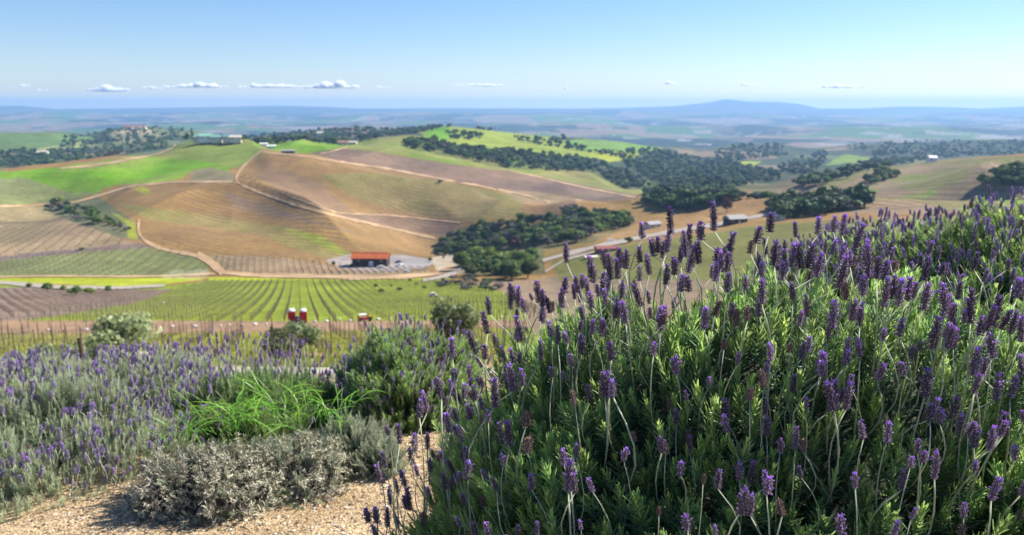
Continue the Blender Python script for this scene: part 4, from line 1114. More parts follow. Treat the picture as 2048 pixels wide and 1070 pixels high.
# young olive trees along the road
def olive(px, pyb, w, h, label, seed, tone='olive', up=1.25):
    Y = at(px, pyb, 30); s = 1.45 * w / FPX * Y.y; hh = up * h / FPX * Y.y
    V, Q, g, cv, cf = crown_arrays(s * .5, hh * .52, 2600, .055 * max(1, s / 2.2), seed, lobes=12, flat=.85, airy=.35)
    r = np.random.default_rng(seed)
    o = thing('olive_tree', label, 'olive tree', Y, 0, 'young olive trees by the road')
    k = hh / (V[:, 2].max() * 1.08); V[:, 2] = V[:, 2] * k + hh * .14
    cv = cv * .6; cv[:, 2] = cv[:, 2] * k + hh * .35
    link('crown', new_mesh('crown', np.concatenate([V, cv]), [Q, cf + len(V)], [TREE_COL[tone]], None, False, {'g': np.concatenate([g, np.zeros(len(cv))])}), o)
    link('trunk', trunk_mb(hh * .3, .05, s * .4, seed).mesh('trunk', [M_BARK], True), o)
olive(250, 738, 124, 86, 'silvery round olive tree left of the middle, above the sandy road', 31)
olive(118, 745, 70, 52, 'thin greyish olive tree with a sparse crown at the left', 32)
olive(553, 722, 90, 66, 'pale olive tree in front of its darker twin below the red toilets', 33, up=1.1)
olive(598, 716, 78, 82, 'darker olive tree right behind the pale one below the red toilets', 34, up=1.0)
olive(905, 706, 84, 92, 'dark-based olive tree seen left of the tall lavender spikes', 35)

# dust over the dirt road
for i, (px, py, w, h) in enumerate([(370, 556, 90, 22)]):
    c = at(px, py + 2); W = w / FPX * c.y
    mb = MB()
    for k in range(6):
        V = ICO2[0] * [W * .2, 5, h / FPX * c.y * (.28 + .1 * (k % 3))]
        mb.add(V * (1 + .15 * fbm(V[:, 0] / 3 + k, V[:, 2] / 3, 9, 2))[:, None] + [(k - 2.5) * W * .13, (k % 2) * 2, 1.5 + (k % 2)], None, ICO2[1])
    tag(link('dust_cloud', mb.mesh('dust_cloud', [volume_mat('dust', (.95, .9, .84), .035)], True), None, c), 'pale puff of dust hanging over the dirt road', 'dust', kind='stuff')
# ---------------------------------------------------------------- lavender and the other foreground plants
def blade(L, W, bend, fold=.35, n=3, tipw=.25, curve_w=None):
    """a leaf along +Z bending towards +X, folded along its midrib; n segments"""
    ts = np.linspace(0, 1, n + 1)
    V, F = [], []
    ang = 0; x = z = 0.0; pt = []
    for i, t in enumerate(ts):
        if i: 
            a = bend * (t - .5 / n); x += math.sin(a) * L / n; z += math.cos(a) * L / n
        w = W * (math.sin(math.pi * (.12 + .80 * t)) ** .7 if curve_w is None else curve_w(t))
        a = bend * t
        nx, nz = -math.cos(a), math.sin(a)
        V += [(x + nx * w * fold, -w / 2, z + nz * w * fold), (x, 0, z), (x + nx * w * fold, w / 2, z + nz * w * fold)]
    for i in range(n):
        b = i * 3
        F += [(b, b + 1, b + 4, b + 3), (b + 1, b + 2, b + 5, b + 4)]
    return np.array(V), np.array(F)
def rotz(a):
    c, s = math.cos(a), math.sin(a)
    return np.array([[c, -s, 0], [s, c, 0], [0, 0, 1]])
def roty(a):
    c, s = math.cos(a), math.sin(a)
    return np.array([[c, 0, s], [0, 1, 0], [-s, 0, c]])

M_LEAF = leaf_mat('lavender_leaves', (.105, .195, .125), (.52, .70, .20), .45, .42, randomness=.38, spec=.5)  # young tips brighter; shade and highlights also put into these two colours
M_LEAF2 = leaf_mat('fine_lavender_leaves', (.25, .30, .18), (.66, .72, .48), .45, .6, randomness=.30)
M_STEM = leaf_mat('flower_stem', (.34, .38, .18), (.60, .64, .48), .35, .6, randomness=.2, sheen=.3)
M_CALYX = leaf_mat('calyx', (.125, .080, .120), (.56, .44, .55), .38, .8, randomness=.4, sheen=.6)
M_PETAL = leaf_mat('petal', (.32, .15, .50), (.70, .46, .90), .5, .6, randomness=.35, sheen=.3)
M_DRY = leaf_mat('dried_flower', (.14, .08, .06), (.42, .29, .20), .25, .8, randomness=.3, sheen=.3)
M_WOODY = mat('woody_twigs', (.055, .045, .030), .95, .4, 25, bump=.5)
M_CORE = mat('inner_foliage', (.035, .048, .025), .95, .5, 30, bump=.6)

def head_mesh(seed, kind='fresh', length=.036, rad=.0062):
    r = np.random.default_rng(seed)
    mb = MB(); G = []
    oct_ = np.array([(0, 0, 0), (.5, 0, .45), (0, .5, .45), (-.5, 0, .45), (0, -.5, .45), (0, 0, 1)])
    OT = np.array([(0, 2, 1), (0, 3, 2), (0, 4, 3), (0, 1, 4), (5, 1, 2), (5, 2, 3), (5, 3, 4), (5, 4, 1)])
    nw = int(length / .0036)
    def bud(p, d, ln, w, m, g0, g1):
        d = np.array(d) / np.linalg.norm(d); a = np.cross(d, [.3, .2, .9]); a /= np.linalg.norm(a); b = np.cross(d, a)
        V = oct_[:, 0:1] * w * a + oct_[:, 1:2] * w * b + oct_[:, 2:3] * ln * d + np.array(p)
        mb.add(V, None, OT, m); G.append(g0 + (g1 - g0) * oct_[:, 2])
    # core
    for i in range(3):
        z0, z1 = length * i / 3, length * (i + 1) / 3
    mb.tube([(0, 0, 0), (0, 0, length * .5), (0, 0, length * .95)], [rad * .35, rad * .6, rad * .25], 5, 0); G.append(np.full(15, .1))
    for i in range(nw):
        f = (i + .3) / nw
        rr = rad * (.55 + .75 * math.sin(math.pi * min(1, .16 + f * .80)) ** .8) * (1 if f < .8 else 1 - (f - .8) * 2.2)
        n = 8 if f < .75 else 6
        off = r.uniform(0, 1)
        for k in range(n):
            a = (k + off + r.normal() * .12) / n * 2 * math.pi
            up = .55 + f * .9 + r.normal() * .12
            d = (math.cos(a), math.sin(a), up)
            ln = .0062 * r.uniform(.75, 1.2) * (1 if f < .8 else .8)
            p = (math.cos(a) * rr * .35, math.sin(a) * rr * .35, f * length - .001 + r.normal() * .0006)
            if kind == 'dry':
                bud(p, (d[0] * 1.3, d[1] * 1.3, up + r.normal() * .3), ln * r.uniform(.8, 1.5), .0024, 3, r.uniform(0, .4), r.uniform(.5, 1))
            else:
                m = 0
                bud(p, d, ln, .0026, 0, .05, r.choice((.35, .6, 1.0, 1.6)))  # paler bud ends, rim light on the hairs partly put into the colour
                if r.random() < (.05 + .42 * f ** 3):      # little corolla at the mouth
                    q = np.array(p) + np.array(d) / np.linalg.norm(d) * ln * .85
                    bud(q, (d[0] * 1.5, d[1] * 1.5, up * .6), .0034, .0034, 1, .2, r.uniform(.3, 1))
    if kind != 'dry':       # tuft of violet bracts on top
        for k in range(8):
            a = k / 8 * 6.28 + r.random(); rr = rad * r.uniform(0, .35)
            bud((math.cos(a) * rr, math.sin(a) * rr, length * r.uniform(.84, .95)), (math.cos(a) * .5, math.sin(a) * .5, 1.4), .0085 * r.uniform(.6, 1.05), .0040, 1, .3, r.uniform(.5, 1))
    mats = [M_CALYX, M_PETAL, M_STEM, M_DRY]
    return mb.mesh('flower_head', mats, False, {'g': np.concatenate(G)})
M_CALYX_P = leaf_mat('pale_calyx', (.20, .15, .25), (.66, .58, .76), .4, .8, randomness=.30, sheen=.6)  # lighter calyx copy for bushes lit pale, the light put into its colour
HEADS = [head_mesh(s, 'fresh', L, R) for s, L, R in ((1, .034, .0060), (2, .040, .0062), (3, .030, .0064), (4, .046, .0064), (5, .026, .0058), (6, .037, .0072))]
PALEH = [h.copy() for h in HEADS]
for h in PALEH: h.materials[0] = M_CALYX_P
DRYH = [head_mesh(s, 'dry', L, .0066) for s, L in ((11, .034), (12, .026))]
HLEN = [.034, .040, .030, .046, .026, .037]
def stem_mesh(seed, bow):
    r = random.Random(seed); a = r.uniform(0, 6.28)
    pts = [(math.cos(a) * bow * math.sin(math.pi * t) , math.sin(a) * bow * math.sin(math.pi * t), t) for t in np.linspace(0, 1, 6)]
    mb = MB().tube(pts, [.0017, .0016, .0015, .0014, .0013, .0012], 5)
    g = np.repeat(np.linspace(0, 1, 6), 5)
    return mb.mesh('flower_stem', [M_STEM], True, {'g': g})
STEMS = [stem_mesh(s, b) for s, b in ((1, .01), (2, .03), (3, .05), (4, .02))]
def shoot_mesh(seed, H=.10, nodes=9, L=.030, W=.0042, spread=.9, mat_=None, leaves=4, n=2):
    """leafy shoot: pairs of narrow leaves up a stem"""
    r = np.random.default_rng(seed); mb = MB(); G = []
    top = np.array([r.normal() * .006, r.normal() * .006, H])
    mb.tube([(0, 0, 0), tuple(top * .5 + [0.002, 0, 0]), tuple(top)], [.0016, .0013, .0007], 4, 0); G.append(np.full(12, .3))
    for i in range(nodes):
        f = (i + .5) / nodes
        k0 = r.uniform(0, 6.28)
        for k in range(leaves):
            Lf = L * (.65 + .6 * math.sin(math.pi * (.2 + .62 * f))) * (1 if f < .85 else .7) * r.uniform(.75, 1.2)
            open_ = (spread * (1 - f) + .22) * r.uniform(.75, 1.25)
            V, F = blade(Lf, W * r.uniform(.8, 1.2), r.uniform(-.5, .25), n=n)
            V = V @ roty(open_).T @ rotz(k0 + k * 2 * math.pi / leaves + r.normal() * .25).T + top * f
            mb.add(V, F, None, 0); G.append(np.full(len(V), min(1, .12 + .75 * f ** 1.3 + r.normal() * .12)))
    return mb.mesh('leafy_shoot', [mat_ or M_LEAF], True, {'g': np.clip(np.concatenate(G), 0, 1)})
SHOOTS = [shoot_mesh(s, H, nd, L, W) for s, H, nd, L, W in ((1, .105, 10, .030, .0046), (2, .085, 8, .027, .0042), (3, .12, 11, .033, .0048), (4, .075, 7, .024, .0040), (5, .10, 9, .029, .0050))]
FINE = [shoot_mesh(s + 20, H, 9, .026, .0026, .7, M_LEAF2, 4, 2) for s, H in ((1, .11), (2, .14), (3, .09), (4, .12))]

# mounds: centre x, y, base z, radii a, b, height
class Mound:
    def __init__(s, x, y, a, b, h, z0, seed, lump=.10):
        s.x, s.y, s.a, s.b, s.h, s.z0, s.seed, s.lump = x, y, a, b, h, z0, seed, lump
    def R(s, d):
        """outer distance factor in the direction d (unit, n x 3) with lumps"""
        f = 1 + s.lump * fbm(d[:, 0] * 2.6 + s.seed, d[:, 1] * 2.6 + d[:, 2] * 2.2, s.seed, 3) * 1.6
        return f
    def level(s, p):
        """below 1 inside the mound"""
        q = (np.atleast_2d(p) - [s.x, s.y, s.z0]) / [s.a, s.b, s.h]
        rr = (np.abs(q[:, 0]) ** 2.3 + np.abs(q[:, 1]) ** 2.3 + np.abs(np.maximum(q[:, 2], 0)) ** 2.3) ** (1 / 2.3)
        d = q / (np.linalg.norm(q, axis=1)[:, None] + 1e-9)
        return rr / s.R(d)
    def surface(s, n, r, top_bias=0.0):
        d = r.normal(size=(n, 3)); d[:, 2] = np.abs(d[:, 2]) + top_bias * r.random(n)
        d /= np.linalg.norm(d, axis=1)[:, None]
        k = (np.abs(d[:, 0]) ** 2.3 + np.abs(d[:, 1]) ** 2.3 + np.abs(d[:, 2]) ** 2.3) ** (-1 / 2.3)
        P = d * (k * s.R(d))[:, None] * [s.a, s.b, s.h] + [s.x, s.y, s.z0]
        N = d / np.array([s.a, s.b, s.h]); N /= np.linalg.norm(N, axis=1)[:, None]
        return P, N
def aim(D, spin):
    """Euler angles that turn +Z onto each direction, after a spin about it"""
    out = []
    for d, s in zip(D, spin):
        q = Vector(d).to_track_quat('Z', 'Y') @ Quaternion((0, 0, 1), s)
        out.append(q.to_euler()[:])
    return np.array(out) if len(out) else np.zeros((0, 3))
def aim_fast(D, spin):
    """same, vectorised: Euler XYZ of Rz(az) Ry(pol) Rz(spin)"""
    D = D / np.linalg.norm(D, axis=1)[:, None]
    az = np.arctan2(D[:, 1], D[:, 0]); po = np.arccos(np.clip(D[:, 2], -1, 1))
    ca, sa, cp_, sp_, cs, ss = np.cos(az), np.sin(az), np.cos(po), np.sin(po), np.cos(spin), np.sin(spin)
    # R = Rz(az) Ry(po) Rz(spin)
    R00 = ca * cp_ * cs - sa * ss; R10 = sa * cp_ * cs + ca * ss; R20 = -sp_ * cs
    R21 = sp_ * ss; R22 = cp_
    return np.stack([np.arctan2(R21, R22), np.arcsin(np.clip(-R20, -1, 1)), np.arctan2(R10, R00)], 1)

def bush_root(m, name, label, cat, group):
    return thing(name, label, cat, (m.x, m.y, m.z0), 0, group)
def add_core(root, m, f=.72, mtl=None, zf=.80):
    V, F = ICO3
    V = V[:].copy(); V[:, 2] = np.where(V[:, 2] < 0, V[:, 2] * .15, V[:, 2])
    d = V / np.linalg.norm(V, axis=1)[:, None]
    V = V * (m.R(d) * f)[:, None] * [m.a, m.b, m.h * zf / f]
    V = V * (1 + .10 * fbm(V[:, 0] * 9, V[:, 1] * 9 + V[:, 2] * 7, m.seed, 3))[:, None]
    link('woody_core', new_mesh('woody_core', V, F, [mtl or M_CORE]), root)  # opaque dark lump added inside the bush to block see-through gaps
def visible(P, margin=60):
    d = P[:, 1] * CP - P[:, 2] * SP
    qx, qy = project(P[:, 0], np.maximum(P[:, 1], .05), P[:, 2])
    return (d > .3) & (qx > -margin) & (qx < 2048 + margin) & (qy < 1070 + margin * 2)
def lavender(m, label, group, n_shoot, n_part, shoots, sscale, n_flower, n_fpart, fscale, stem_len, heads=None, dry=.06, lean=.35, top=.6, name='lavender_bush', hero=None, depth=.055, upness=1.0, clump=.10, thin=-9, others=()):
    r = np.random.default_rng(m.seed * 7 + 1)
    root = bush_root(m, name, label, 'lavender bush', group)
    base = np.array([m.x, m.y, m.z0])
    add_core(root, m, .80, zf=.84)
    # leafy shoots
    P, Nn = m.surface(n_shoot, r)
    ok = np.ones(len(P), bool)
    for o in others: ok &= o.level(P) > .86
    P, Nn = P[ok], Nn[ok]
    D = Nn * (1.0) + np.array([0, 0, 1.0]) * upness + r.normal(size=P.shape) * .28
    D /= np.linalg.norm(D, axis=1)[:, None]
    P = P + Nn * (clump * fbm(P[:, 0] * 7 + m.seed, P[:, 1] * 7 + P[:, 2] * 6, m.seed + 5, 3))[:, None]
    dep = depth * np.abs(r.normal(size=len(P)))[:, None]
    S = sscale * r.uniform(.75, 1.25, len(P))
    P = P - D * (.075 * sscale) - Nn * dep
    spin = r.uniform(0, 6.28, len(P))
    E = aim_fast(D, spin)
    K = r.integers(0, len(shoots), len(P))
    # those facing the camera and nearest become parts
    vis = visible(P) & ((Nn * -P).sum(1) > -.2 * np.linalg.norm(P, axis=1))
    near = np.where(vis, np.linalg.norm(P, axis=1) + dep[:, 0] * 10, 99)
    idx = np.argsort(near)[:n_part]; idx = idx[near[idx] < 99]
    chosen = np.zeros(len(P), bool); chosen[idx] = True
    srcs = {}
    for i in idx:
        ob = link('leafy_shoot', shoots[K[i]], root, P[i] - base, tuple(E[i]), float(S[i]))
        srcs.setdefault(int(K[i]), ob)
    for k in range(len(shoots)):
        if k not in srcs:
            srcs[k] = link('leafy_shoot', shoots[k], root, P[k] - base, tuple(E[k]), float(S[k]))
    rest = ~chosen
    if rest.any():
        scatter('foliage', P[rest] - base, S[rest], E[rest], K[rest], [srcs[k] for k in range(len(shoots))], root)
    # flowers
    hd = heads or HEADS
    fl = []     # base point, direction, stem length, head scale, head kind
    if n_flower:
        P, Nn = m.surface(n_flower, r, top)
        ok = np.ones(len(P), bool)
        for o in others: ok &= o.level(P) > .95
        ok &= P[:, 2] > m.z0 + .35 * m.h
        ok &= fbm(P[:, 0] * 4 + m.seed, P[:, 1] * 4, m.seed + 9, 3) > thin
        P, Nn = P[ok], Nn[ok]
        D = Nn * lean + np.array([0, 0, 1.0]) + r.normal(size=P.shape) * .13
        D /= np.linalg.norm(D, axis=1)[:, None]
        for i in range(len(P)):
            fl.append((P[i] - D[i] * .05, D[i], (stem_len[0] + (stem_len[1] - stem_len[0]) * r.random() ** 1.3) + .05, fscale * r.uniform(.8, 1.2), r.random() < dry))
    heroes = list(hero or [])
    def dist_key(f):
        p = f[0] + f[1] * f[2]
        v = visible(p[None], 10)[0]
        return np.linalg.norm(p) if v else 90 + np.linalg.norm(p)
    fl.sort(key=dist_key)
    fl = heroes + fl
    rP, rE, rS, rK = [], [], [], []
    ssrc = {}; hsrc = {}
    kinds = hd + DRYH
    for i, (p, d, ln, sc_, dr) in enumerate(fl):
        tipb = p + d * ln
        q = Vector(d).to_track_quat('Z', 'Y') @ Quaternion((0, 0, 1), r.uniform(0, 6.28))
        hk = (len(hd) + int(r.integers(0, 2))) if dr else int(r.integers(0, len(hd)))
        sk = int(r.integers(0, 4))
        need = hk not in hsrc or sk not in ssrc
        hdv = Vector(d) + Vector(r.normal(size=3) * .10)
        hq = hdv.to_track_quat('Z', 'Y') @ Quaternion((0, 0, 1), r.uniform(0, 6.28))
        hs = (sc_ * r.uniform(.9, 1.15), sc_ * r.uniform(.9, 1.15), sc_)
        if i < max(n_fpart, 1) or i < len(heroes) or need:
            st = link('flower_stem', STEMS[sk], root, p - base, q, (sc_, sc_, ln)); ssrc.setdefault(sk, st)
            h_ = link('flower_head', kinds[hk], root, tipb - base, hq, hs); hsrc.setdefault(hk, h_)
        else:
            rP.append(p - base); rE.append(q.to_euler()[:]); rS.append((sc_, sc_, ln)); rK.append(('s', sk))
            rP.append(tipb - base); rE.append(hq.to_euler()[:]); rS.append(hs); rK.append(('h', hk))
    if rP:
        order = [('s', k) for k in sorted(ssrc)] + [('h', k) for k in sorted(hsrc)]
        pos = {k: i for i, k in enumerate(order)}
        sources = [ssrc[k] if a == 's' else hsrc[k] for a, k in order]
        scatter('further_flowers', rP, rS, rE, [pos[k] for k in rK], sources, root)
    return root

# the two big bushes in front on the right and their neighbours
A = Mound(0.70, 2.02, 1.00, .92, .85, -1.36, 3, .11)
B = Mound(1.42, 1.50, .72, .62, .66, -1.34, 5, .12)
Cm = Mound(0.09, 2.22, .47, .50, .62, -1.55, 6, .12)
Dm = Mound(2.45, 4.55, .78, .80, .58, -1.32, 8, .10)
Em = Mound(2.75, 3.75, .85, .85, .72, -1.26, 9, .10)
Fm = Mound(2.45, 2.75, .70, .55, .66, -1.22, 10, .10)
Gm = Mound(2.35, 5.70, .55, .60, .46, -1.52, 12, .12)
NEAR = [A, B, Cm]

HERO = """1133 477 48;1285 433 43;1342 422 45;1280 476 48;1308 467 45;1317 455 50;1326 471 45;1334 443 60;1212 491 46;1242 485 50;1251 499 38;1183 514 40;1188 526 40;1222 519 40;1236 520 38;1164 544 33;1155 552 33;1177 557 33;1198 559 33;1206 542 45;1244 562 33;1213 577 33;1184 577 38;1128 539 48;1078 550 55;1032 555 45;979 582 47;1022 583 35;1038 579 35;1049 596 28;1102 590 35;1085 572 40;1281 572 40;1299 511 38;1332 531 38;1350 508 38;1231 597 38;1251 606 40;1322 610 38;1241 600 35
1428 413 48;1402 432 48;1454 461 60;1512 440 46;1539 413 51;1636 408 60;1683 432 39;1548 461 70;1376 459 40;1372 474 40;1440 500 45;1452 494 50;1396 485 42;1360 485 40;1349 507 42;1376 503 42;1361 538 45;1430 526 36;1454 547 37;1378 547 36;1569 495 36;1582 489 45;1600 479 57;1614 476 60;1632 488 66;1663 480 28;1680 491 33;1678 515 60;1565 518 42;1555 480 60;1521 515 36;1523 562 45;1491 553 27;1585 565 33;1408 616 42;1461 601 33;1597 621 30;1518 586 45;1614 597 36;1542 685 24
1707 458 45;1737 494 62;1731 482 45;1768 491 70;1753 518 40;1849 513 48;1768 565 48;1782 552 45;1797 562 50;1817 556 45;1826 559 36;1847 559 60;1889 560 60;1915 562 36;1886 586 48;1903 592 50;1928 610 36;1940 592 54;1958 625 45;1985 601 50;1973 619 42;2003 616 42;2019 619 48;2033 538 57;2042 643 40;1862 640 57;1895 652 45;1888 634 40;1767 649 33;1799 631 42;1822 688 30;1838 673 28;1906 658 36;1982 667 36;1692 682 30;1719 616 36;1701 595 45;1662 604 54;1726 550 40
905 661 55;952 658 48;971 673 45;995 656 45;975 632 35;1027 681 45;1044 623 58;1086 608 38;1102 633 40;1116 658 30;1082 688 32;1164 665 43;1145 699 33;1106 724 30;1129 736 24;1028 731 50;1047 736 35;991 759 55;951 762 38;928 757 40;909 726 33;883 747 50;905 762 38;941 731 30;1218 739 55;1226 744 50;1210 745 50;1178 767 30;1223 668 50;1206 623 48;1322 610 50;1352 709 38;1307 677 33;1052 802 50 d
1353 709 38;1475 702 27;1541 685 36;1524 725 35;1586 745 40;1601 685 33;1646 700 44;1690 682 47;1668 762 60;1692 771 47;1451 782 58;1417 749 25;1533 826 42;1529 804 25;1338 793 25 d;1353 817 31;1324 864 40;1332 868 38 d;1590 862 36;1606 871 33 d;1435 935 42;1533 942 47;1480 972 55;1500 990 40;1406 948 20 d;1602 922 33;1375 1010 51;1431 1048 26;1681 1013 55;1318 1000 30 d
1020 846 46;1055 850 55 d;898 815 50;936 903 54;918 937 28;861 913 30;892 948 30;928 985 25;967 983 30 d;1063 936 43;1142 910 70;1136 925 55;1150 940 45;1185 943 40;1153 888 28;1006 901 30;819 961 58;812 938 35;796 956 28;781 971 38;772 902 33;764 932 33;778 845 25;800 853 33;755 986 60;775 993 60;738 1004 40;830 864 38;855 858 40;839 800 35;855 788 35;825 897 33;754 1046 30;795 1024 28;849 1014 38 d;979 1035 35;949 1043 28;1036 1046 28;1075 1043 28;1163 1030 30
1754 710 50;1850 738 55;1669 762 55;1945 695 55;1936 590 40;1902 792 45;1918 820 45;1835 868 38;1773 845 40;1727 842 35;1803 935 45;1980 850 50;1947 843 50;1710 940 35;1948 910 35;1982 950 50;1927 1000 35;1785 1035 35;1822 1010 28;1992 740 60;2020 745 50;1965 710 40;2008 820 50;2030 880 40;1820 905 30;1808 710 40;1642 703 45;1720 672 40;1700 738 35;1616 675 30;1985 665 50;2042 950 40;1448 668 30 d;1472 612 40 d;1495 600 40 d;1430 595 35 d;1655 650 35 d;1690 560 40 d"""
heroes = {id(A): [], id(B): [], id(Cm): []}
rh = random.Random(5)
def near_level(p):
    return [float(m.level(np.array(p)[None])[0]) for m in NEAR]
for tok in HERO.replace('\n', ';').split(';'):
    f = tok.split(); px, py, ln = float(f[0]), float(f[1]), float(f[2]); dry = len(f) > 3
    py2 = py + ln
    Hc = rh.uniform(.08, .16)
    best = None
    for Y in np.arange(.75, 3.2, .03):
        p = np.array(pix(px, py2, Y)[:])
        lo = p - [0, 0, Hc]
        lv = min(near_level(lo))
        if best is None or lv < best[0] - 1e-6: best = (lv, Y, p)
        if lv < 1.0: break
    lv, Y, p = best
    # lean outwards from the mound that carries it
    k = int(np.argmin(near_level(p - [0, 0, .12]))); m = NEAR[k]
    out = np.array([p[0] - m.x, p[1] - m.y, 0]) / (m.a)
    d = out * rh.uniform(.04, .26) + np.array([rh.gauss(0, .06), rh.gauss(0, .06), 1.0]); d /= np.linalg.norm(d)
    s = ln * Y / FPX / .036
    s = min(1.5, max(.55, s))
    L = .06
    while L < .55:
        q = p - d * L
        if min(near_level(q)) < .93: break
        L += .02
    else: continue
    heroes[id(m)].append((p - d * L, d, L, s, dry))

lavender(A, 'largest lavender bush, filling the front of the picture right of the sandy path', 'lavender bushes in front on the right', 6500, 290, SHOOTS, .92, 280, 290, .95, (.05, .15), hero=heroes[id(A)], others=(), dry=.17)
lavender(B, 'lavender bush in the lower right corner, its near side deep in shade', 'lavender bushes in front on the right', 4200, 290, SHOOTS, .92, 130, 180, .95, (.05, .14), hero=heroes[id(B)], others=(A,), dry=.10)
lavender(Cm, 'lavender bush leaning over the sandy path at the left end of the big clump', 'lavender bushes in front on the right', 2400, 200, SHOOTS, .85, 60, 100, .95, (.06, .16), hero=heroes[id(Cm)], others=(A,), dry=.10)
lavender(Em, 'full lavender bush behind on the right, topping the horizon of the bank', 'lavender bushes behind on the right', 5200, 60, SHOOTS, 1.0, 950, 240, 1.05, (.03, .12), heads=PALEH, top=.2, dry=.10)
lavender(Dm, 'purple-topped lavender bush behind, left of the fullest one', 'lavender bushes behind on the right', 4200, 40, SHOOTS, 1.0, 950, 200, 1.05, (.03, .12), heads=PALEH, top=.2, dry=.12)
lavender(Fm, 'lavender bush at the right edge of the picture between front and rear clumps', 'lavender bushes behind on the right', 3600, 80, SHOOTS, .95, 200, 100, 1.0, (.03, .12), dry=.10)
lavender(Gm, 'low far lavender bush where the rear row begins', 'lavender bushes behind on the right', 2600, 20, SHOOTS, 1.0, 700, 60, 1.05, (.03, .12), heads=PALEH, top=.2)
# ---------------------------------------------------------------- left side of the path
FH = [PALEH[0], PALEH[1], PALEH[2], PALEH[5]]
L1 = Mound(-2.40, 3.88, .92, 1.00, .25, -1.70, 21, .08)
L1b = Mound(-3.4, 4.65, .85, .8, .22, -1.92, 22, .08)
L1c = Mound(-2.75, 5.30, .9, .65, .14, -2.28, 23, .08)
L2 = Mound(-1.42, 4.05, .52, .55, .34, -1.86, 24, .10)
L2b = Mound(-1.75, 5.00, .75, .55, .20, -2.06, 25, .10)
L2c = Mound(-1.05, 4.60, .50, .62, .18, -1.96, 26, .10)
L3 = Mound(-.58, 4.36, .42, .52, .50, -1.86, 27, .10)
LL = [L1, L1b, L1c, L2, L2b, L2c, L3]
G_ = 'lavender bushes on the left of the path'
lavender(L1, 'wide lavender bush at the left edge, thick with small pale purple spikes', G_, 9500, 20, FINE, .85, 1700, 60, .92, (.02, .11), heads=FH, clump=.15, thin=-.3, top=.2, lean=.3, dry=.03, upness=1.6)
lavender(L1b, 'lavender bush cut by the left edge behind the wide one', G_, 3600, 6, FINE, .85, 1400, 12, .92, (.02, .11), heads=FH, clump=.15, thin=-.3, top=.2, dry=.03, upness=1.6)
lavender(L1c, 'rear lavender bush at the left with spikes reaching the sandy road', G_, 3000, 6, FINE, .85, 900, 20, .92, (.03, .13), heads=FH, clump=.15, thin=-.3, top=.3, dry=.03, upness=1.6)
M_LEAF3 = leaf_mat('green_lavender_leaves', (.10, .17, .085), (.36, .48, .17), .45, .45, randomness=.3)
FINEG = [shoot_mesh(s + 80, H, 10, .030, .0032, .6, M_LEAF3, 4, 2) for s, H in ((1, .12), (2, .14), (3, .10))]
lavender(L2, 'green leafy lavender bush with few flowers behind the weed', G_, 3600, 20, FINEG, 1.05, 120, 20, .95, (.05, .16), heads=FH, clump=.15, thin=-.3, top=.2, dry=.03, upness=1.8)
lavender(L2b, 'lavender bush with the tallest thin stems standing against the vineyard', G_, 2400, 6, FINE, .9, 520, 100, .98, (.12, .34), heads=FH, clump=.15, thin=-.3, top=.5, lean=.2, dry=.03, upness=1.8)
lavender(L2c, 'low pale lavender bush between the tall-stemmed one and the round one', G_, 2400, 6, FINE, .9, 800, 20, .95, (.05, .15), heads=FH, clump=.15, thin=-.3, top=.3, dry=.05, upness=1.6)
lavender(L3, 'round lavender bush with a dark shaded side at the bend of the path', G_, 4200, 20, [SHOOTS[0], SHOOTS[2], FINE[3], FINEG[1]], 1.0, 420, 80, .95, (.05, .18), heads=FH, clump=.15, thin=-.3, top=.3, dry=.04, upness=1.6)

# pale leafy rosemary between the right-hand bushes
M_ROS = leaf_mat('rosemary_leaves', (.13, .15, .05), (.36, .36, .15), .35, .6, randomness=.25)
ROS = [shoot_mesh(s + 40, H, 10, .013, .0026, .9, M_ROS, 5, 1) for s, H in ((1, .07), (2, .09), (3, .06))]
Y_ = Mound(1.62, 3.05, .36, .30, .50, -1.18, 31, .12)
lavender(Y_, 'yellowish fine-leaved shrub without flowers wedged between the right-hand lavenders', 'leafy shrubs', 4200, 120, ROS, 1.0, 0, 0, 1, (0, 0), name='leafy_shrub', upness=.6)['category'] = 'shrub'

# dead grey bush: bare twigs with curled grey leaves
M_DEAD = leaf_mat('dead_leaves', (.26, .25, .18), (.70, .67, .50), .15, .9, randomness=.3)
M_DEADW = mat('dead_wood', (.16, .13, .105), .95, .3, 30)
def dead_twig(seed):
    r = np.random.default_rng(seed); mb = MB(); G = []
    pts = [np.zeros(3)]
    for k in range(4): pts.append(pts[-1] + np.array([r.normal() * .010, r.normal() * .010, .030]))
    mb.tube([tuple(p) for p in pts], [.0022, .0018, .0015, .0011, .0007], 4, 1); G.append(np.full(20, .5))
    for k in range(22):
        f = r.uniform(.2, 1) * 3.99; i = int(f); p = pts[i] + (pts[i + 1] - pts[i]) * (f - i)
        V, F = blade(r.uniform(.012, .026), .0036, r.uniform(-2.2, 2.2), n=2)
        V = V @ roty(r.uniform(.4, 1.5)).T @ rotz(r.uniform(0, 6.28)).T + p
        mb.add(V, F, None, 0); G.append(np.full(len(V), np.clip(r.normal() * .25 + .55, 0, 1)))
    for k in range(3):
        p = pts[r.integers(1, 4)]; e = p + r.normal(size=3) * .02 + [0, 0, .02]
        mb.tube([tuple(p), tuple(e)], [.0012, .0006], 3, 1); G.append(np.full(6, .5))
    return mb.mesh('dead_twig', [M_DEAD, M_DEADW], True, {'g': np.concatenate(G)})
DEAD = [dead_twig(s) for s in range(5)]
M_GREYB = mat('dark_dead_inside', (.06, .055, .04), .95, .4, 30, bump=.6)
